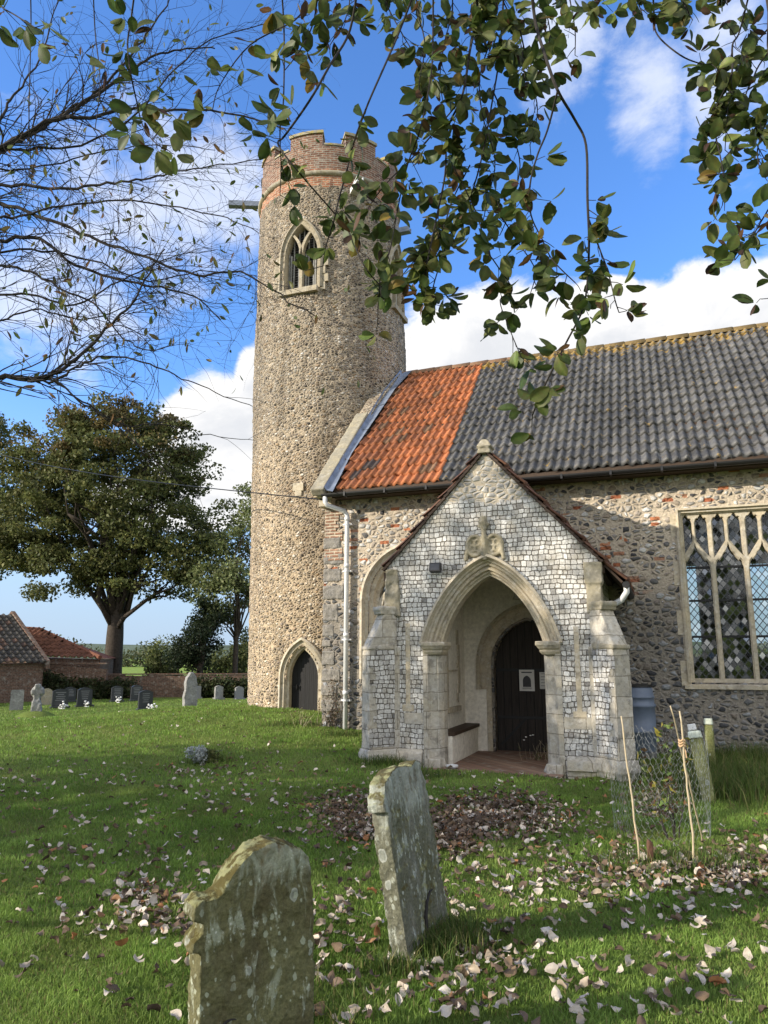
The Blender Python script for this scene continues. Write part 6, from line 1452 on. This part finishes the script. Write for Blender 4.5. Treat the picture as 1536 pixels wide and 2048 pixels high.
def big_leaf(p, d, nrm, L, wr, c, acc):
    d = d.normalized(); nrm = (nrm - d * nrm.dot(d)).normalized(); s = d.cross(nrm); n = 8; cu = random.uniform(-.35, .55); fo = random.uniform(.02, .35); tw = random.uniform(-.4, .4)
    stem = .16 * L; vs = []; o = acc['o']
    for i in range(n):
        t_ = i / (n - 1); hw = wr * L * .5 * math.sin(math.pi * (.06 + .90 * t_) ** 1.12) ** .75 if i < n - 1 else .01 * L
        cen = p + d * (stem + L * t_) - nrm * (cu * L * t_ * t_)
        s2 = (s * math.cos(tw * t_) + nrm * math.sin(tw * t_))
        for j in (-1, -.5, 0, .5, 1): acc['c'].append(tuple(x * (1.35 if j == 0 else 1) * random.uniform(.9, 1.1) for x in c)); vs.append(cen + s2 * (hw * j * (1 + random.uniform(-.08, .10) * (abs(j) == 1))) + nrm * (fo * hw * abs(j)) + d * (.10 * hw * abs(j)))
    for i in range(n - 1):
        for j in range(4):
            a_ = o + i * 5 + j; acc['f'].append((a_, a_ + 1, a_ + 6, a_ + 5))
    acc['v'] += vs; acc['o'] += len(vs)
def acc0(): return {'v': [], 'f': [], 'c': [], 'o': 0}
LG = [(.075, .10, .028), (.09, .105, .03), (.06, .09, .026), (.11, .11, .03), (.10, .08, .03)]
ac = acc0()
for (p, d) in tips:
    if random.random() < .18:
        for k in range(random.choice((1, 1, 2))):
            dd = (d * .4 + rv(.5) + Vector((0, 0, -.7))); c = random.choice(LG + [(.14, .08, .035)])
            big_leaf(p, dd, rv(1), random.uniform(.055, .095), random.uniform(.3, .45), c, ac)
np_mesh('leaves', [tuple(v) for v in ac['v']], ac['f'], MAT['tree_leaf'], t, np.array(ac['c']), True)

# ------------------------------------------------------------------ tree whose leafy sprays hang over the camera
random.seed(101)
TB = Vector((1.6, -2.6, -.1)); t = empty('hanging_leaf_tree', TB, 0, 'tree with sprays of oval green leaves hanging down from above', 'tree'); TI = Matrix.Translation(-TB)
D0 = 3.15
stems = [  # path in the picture, depth, radius, leaf clusters along it (from fraction), spread
 (((866, -60), (866, 60), (862, 150), (840, 260), (815, 330), (795, 420), (780, 500), (760, 560), (755, 650)), 3.1, .0035, 17, .25),
 (((945, -60), (955, 20), (940, 100), (925, 190), (895, 260), (890, 350), (870, 450), (850, 560), (862, 620)), 3.3, .0065, 28, .05),
 (((1060, -60), (1070, 40), (1090, 110), (1115, 180), (1150, 240), (1172, 290), (1175, 400), (1178, 480), (1175, 560), (1165, 620), (1130, 690), (1085, 780), (1065, 830)), 3.0, .0068, 13, .48),
 (((1115, 183), (1095, 260), (1075, 310), (1060, 370), (1062, 430), (1085, 480), (1105, 520), (1150, 565)), 3.0, .004, 12, .3),
 (((1178, 440), (1200, 500), (1215, 540), (1230, 600), (1238, 625)), 3.0, .003, 7, .1),
 (((845, -60), (800, 60), (770, 130), (735, 210), (706, 290), (694, 340), (676, 405), (668, 440), (650, 500), (646, 532)), 2.9, .0045, 8, .3),
 (((720, -60), (700, 60), (660, 130), (620, 200), (569, 272), (556, 284), (566, 305), (602, 350), (670, 428), (697, 463), (727, 530), (763, 574)), 2.8, .0045, 5, .15),
 (((560, -60), (568, 60), (567, 200), (560, 260), (562, 330), (560, 390)), 2.9, .003, 5, .1),
 (((1010, -60), (1000, 100), (985, 200), (960, 330), (930, 420), (900, 470), (870, 560), (862, 600)), 3.4, .0045, 24, .05),
 (((905, 330), (950, 420), (975, 500), (990, 525), (1025, 580), (1000, 600), (1020, 660), (1043, 715)), 3.2, .0028, 12, .1),
 (((930, 190), (880, 250), (830, 310), (770, 370), (730, 430), (715, 500)), 3.3, .003, 10, .2),
 (((985, 180), (1020, 260), (1040, 330), (1020, 420), (1000, 470)), 3.35, .003, 9, .1),
 (((640, -60), (628, 40), (600, 100), (570, 140)), 3.0, .003, 8, .0),
 (((760, -60), (770, 0), (800, 60), (830, 110)), 3.3, .003, 10, .0),
 (((980, -60), (1010, 10), (1040, 80), (1050, 160)), 3.3, .003, 16, .0),
 (((690, -60), (700, -10), (690, 40), (660, 90)), 3.2, .003, 9, .0), (((900, -60), (905, 20), (890, 80), (880, 150), (885, 200)), 3.4, .003, 12, .0), (((1085, -60), (1090, 10), (1100, 70), (1085, 130)), 3.35, .003, 9, .0), (((830, -60), (835, 20), (850, 90), (838, 170), (845, 230)), 3.2, .003, 11, .1),
 (((990, 60), (960, 150), (965, 230), (990, 320), (975, 400), (960, 470)), 3.45, .003, 15, .0), (((1040, 60), (1060, 150), (1075, 220), (1060, 290)), 3.4, .003, 10, .0), (((1000, -60), (975, 0), (955, 60)), 3.4, .003, 8, .0), (((940, 330), (905, 400), (880, 470), (830, 520), (790, 570)), 3.35, .003, 10, .1), (((1000, 430), (1040, 490), (1070, 540), (1060, 590)), 3.2, .0025, 6, .1),
 (((1130, -60), (1140, 0), (1150, 60), (1150, 110)), 3.2, .003, 5, .2),
 (((275, -60), (262, 40), (255, 90), (262, 150), (275, 210), (285, 250), (310, 285), (335, 300)), 2.7, .003, 8, .15),
 (((-30, -40), (0, 10), (30, 30), (70, 55)), 2.5, .003, 4, .2),
 (((600, -60), (610, 0), (590, 40), (500, 90), (440, 170), (425, 220)), 2.9, .003, 4, .4),
 (((60, -60), (62, 40), (60, 140), (58, 240), (62, 330)), 2.9, .002, 0, 0),
 (((185, -60), (190, 60), (200, 160), (190, 260)), 2.9, .002, 0, 0),
 (((1305, -60), (1308, 30), (1315, 70), (1360, 110), (1400, 127), (1425, 130), (1445, 150)), 3.1, .0035, 4, .7),
 (((1260, -60), (1275, 0), (1285, 30)), 3.0, .003, 5, .2), (((1350, -60), (1365, 0), (1385, 40)), 3.1, .003, 6, .1), (((1215, -60), (1200, -10), (1190, 5)), 3.0, .003, 3, .3), (((1440, -60), (1450, -20), (1455, 10)), 3.0, .003, 5, .0),
 (((1510, -60), (1480, 60), (1465, 90), (1463, 150), (1435, 210), (1430, 260), (1440, 310), (1448, 360), (1445, 410)), 3.1, .004, 21, .08),
 (((1570, 20), (1500, 100), (1465, 160), (1455, 230), (1450, 300)), 3.2, .0035, 9, .1),
 (((1590, 40), (1525, 120), (1505, 160), (1490, 200), (1500, 260), (1530, 320)), 3.2, .0035, 9, .2),
 (((1590, 330), (1530, 430), (1500, 480), (1470, 520)), 3.0, .003, 10, .2), (((1560, 180), (1530, 250), (1515, 300), (1520, 340)), 3.0, .003, 8, .0),
 (((1590, 540), (1550, 590), (1525, 598)), 3.0, .0015, 1, .6),
]
GL = [(.060, .088, .021), (.073, .10, .024), (.05, .077, .02), (.098, .115, .03), (.066, .082, .024), (.12, .135, .04)]
BL = [(.075, .040, .022), (.055, .032, .022), (.10, .055, .025)]; YL = [(.17, .12, .025), (.13, .11, .03)]
wood = MB(); ac = acc0()
def rosette(p, d, k, size=1.0, dead=.13, far=0):
    for i in range(k):
        s = d.cross(rv(1)).normalized(); dd = d * random.uniform(.0, .8) + s * random.uniform(.6, 1.1) + Vector((0, 0, -.25))
        vd = Vector((0, -1, .25)) if random.random() < .55 else Vector((0, .5, -1))
        tt = random.random()
        if tt < dead: c = random.choice(BL); nn = rv(1); L = random.uniform(.05, .08); wr = random.uniform(.3, .5)
        else:
            c = random.choice(YL) if tt < dead + .05 else random.choice(GL); nn = vd * 1.0 + rv(.45); L = random.uniform(.060, .094); wr = random.uniform(.55, .70)
            if random.random() < .12: c = tuple(x * 1.9 for x in c)
        big_leaf(p, dd, nn, L * size, wr, c, ac)
for pts, dp_, r0, nc_, f0 in stems:
    Pp = smooth_path([TI @ at(u, v, dp_ + .12 * math.sin(i * 1.7)) for i, (u, v) in enumerate(pts)], 5); n = len(Pp)
    wood.tube(Pp, [r0 * (1 - .72 * i / n) + .0012 for i in range(n)], 6)
    L_tot = sum((b - a).length for a, b in zip(Pp, Pp[1:]))
    nc_ = int(nc_ * 1.5 + .5)
    for k in range(nc_):
        f = f0 + (1 - f0) * (k + random.uniform(.1, .9)) / max(1, nc_); i = min(n - 2, int(f * (n - 1))); p = Pp[i]; d = (Pp[i + 1] - Pp[i]).normalized()
        if k == nc_ - 1: p = Pp[-1]
        s = d.cross(rv(1)).normalized(); e = p + (d * random.uniform(.0, .8) + s * random.uniform(.3, 1)) * random.uniform(.03, .13)
        wood.tube([p, p.lerp(e, .5) + rv(.004), e], [.0022, .0018, .0014], 4); rosette(e, (e - p).normalized(), random.choice((3, 4, 4, 5, 5)))
br = wood.build('branch', MAT['twig_bark'], t)
np_mesh('leaves', [tuple(v) for v in ac['v']], ac['f'], MAT['tree_leaf'], t, np.array(ac['c']), True)
mb = MB(); mb.tube([(0, 0, -.2), (0, 0, .4), (.05, .1, 1.6), (-.1, .3, 3.0), (-.4, .6, 4.4)], [.42, .32, .28, .24, .2], 14)
hub = Vector((-.4, .6, 4.4)); starts = [TI @ at(p[0][0], p[0][1], d_) for p, d_, *_ in stems if p[0][1] < -20 or not -20 < p[0][0] < 1540]
gr = {}
for s_ in starts: gr.setdefault(round(s_.x / .55), []).append(s_)
for g_, l in gr.items():
    c = sum(l, Vector()) / len(l); m_ = Vector((c.x, c.y - .5, c.z + .75)); Lm = limb(hub, m_, 6, .03, .25); mb.tube(Lm, [.11, .085, .065, .05, .04, .032, .022], 8)
    for s_ in l: mb.tube([m_, m_.lerp(s_, .5) + Vector((0, .12, .1)), s_], [.014, .010, .006], 6)
mb.build('trunk', MAT['bark'], t, smooth=True)
# the leafy tree to the left, outside the picture, that shades the porch and the lawn
crown_tree('shade_tree', (-14.2, 6.0), [(Vector((-14, 6.0, 6.0)), (3.2, 2.4, 4.2)), (Vector((-13.5, 6.6, 4.0)), (2.6, 2.1, 2.8)), (Vector((-14, 3.4, 4.2)), (3, 1.6, 2.6))],
           .32, 2.6, 165, 64, .26, DG, 'leafy churchyard tree standing to the left outside the picture', clump=(.8, .6), twigs=False)
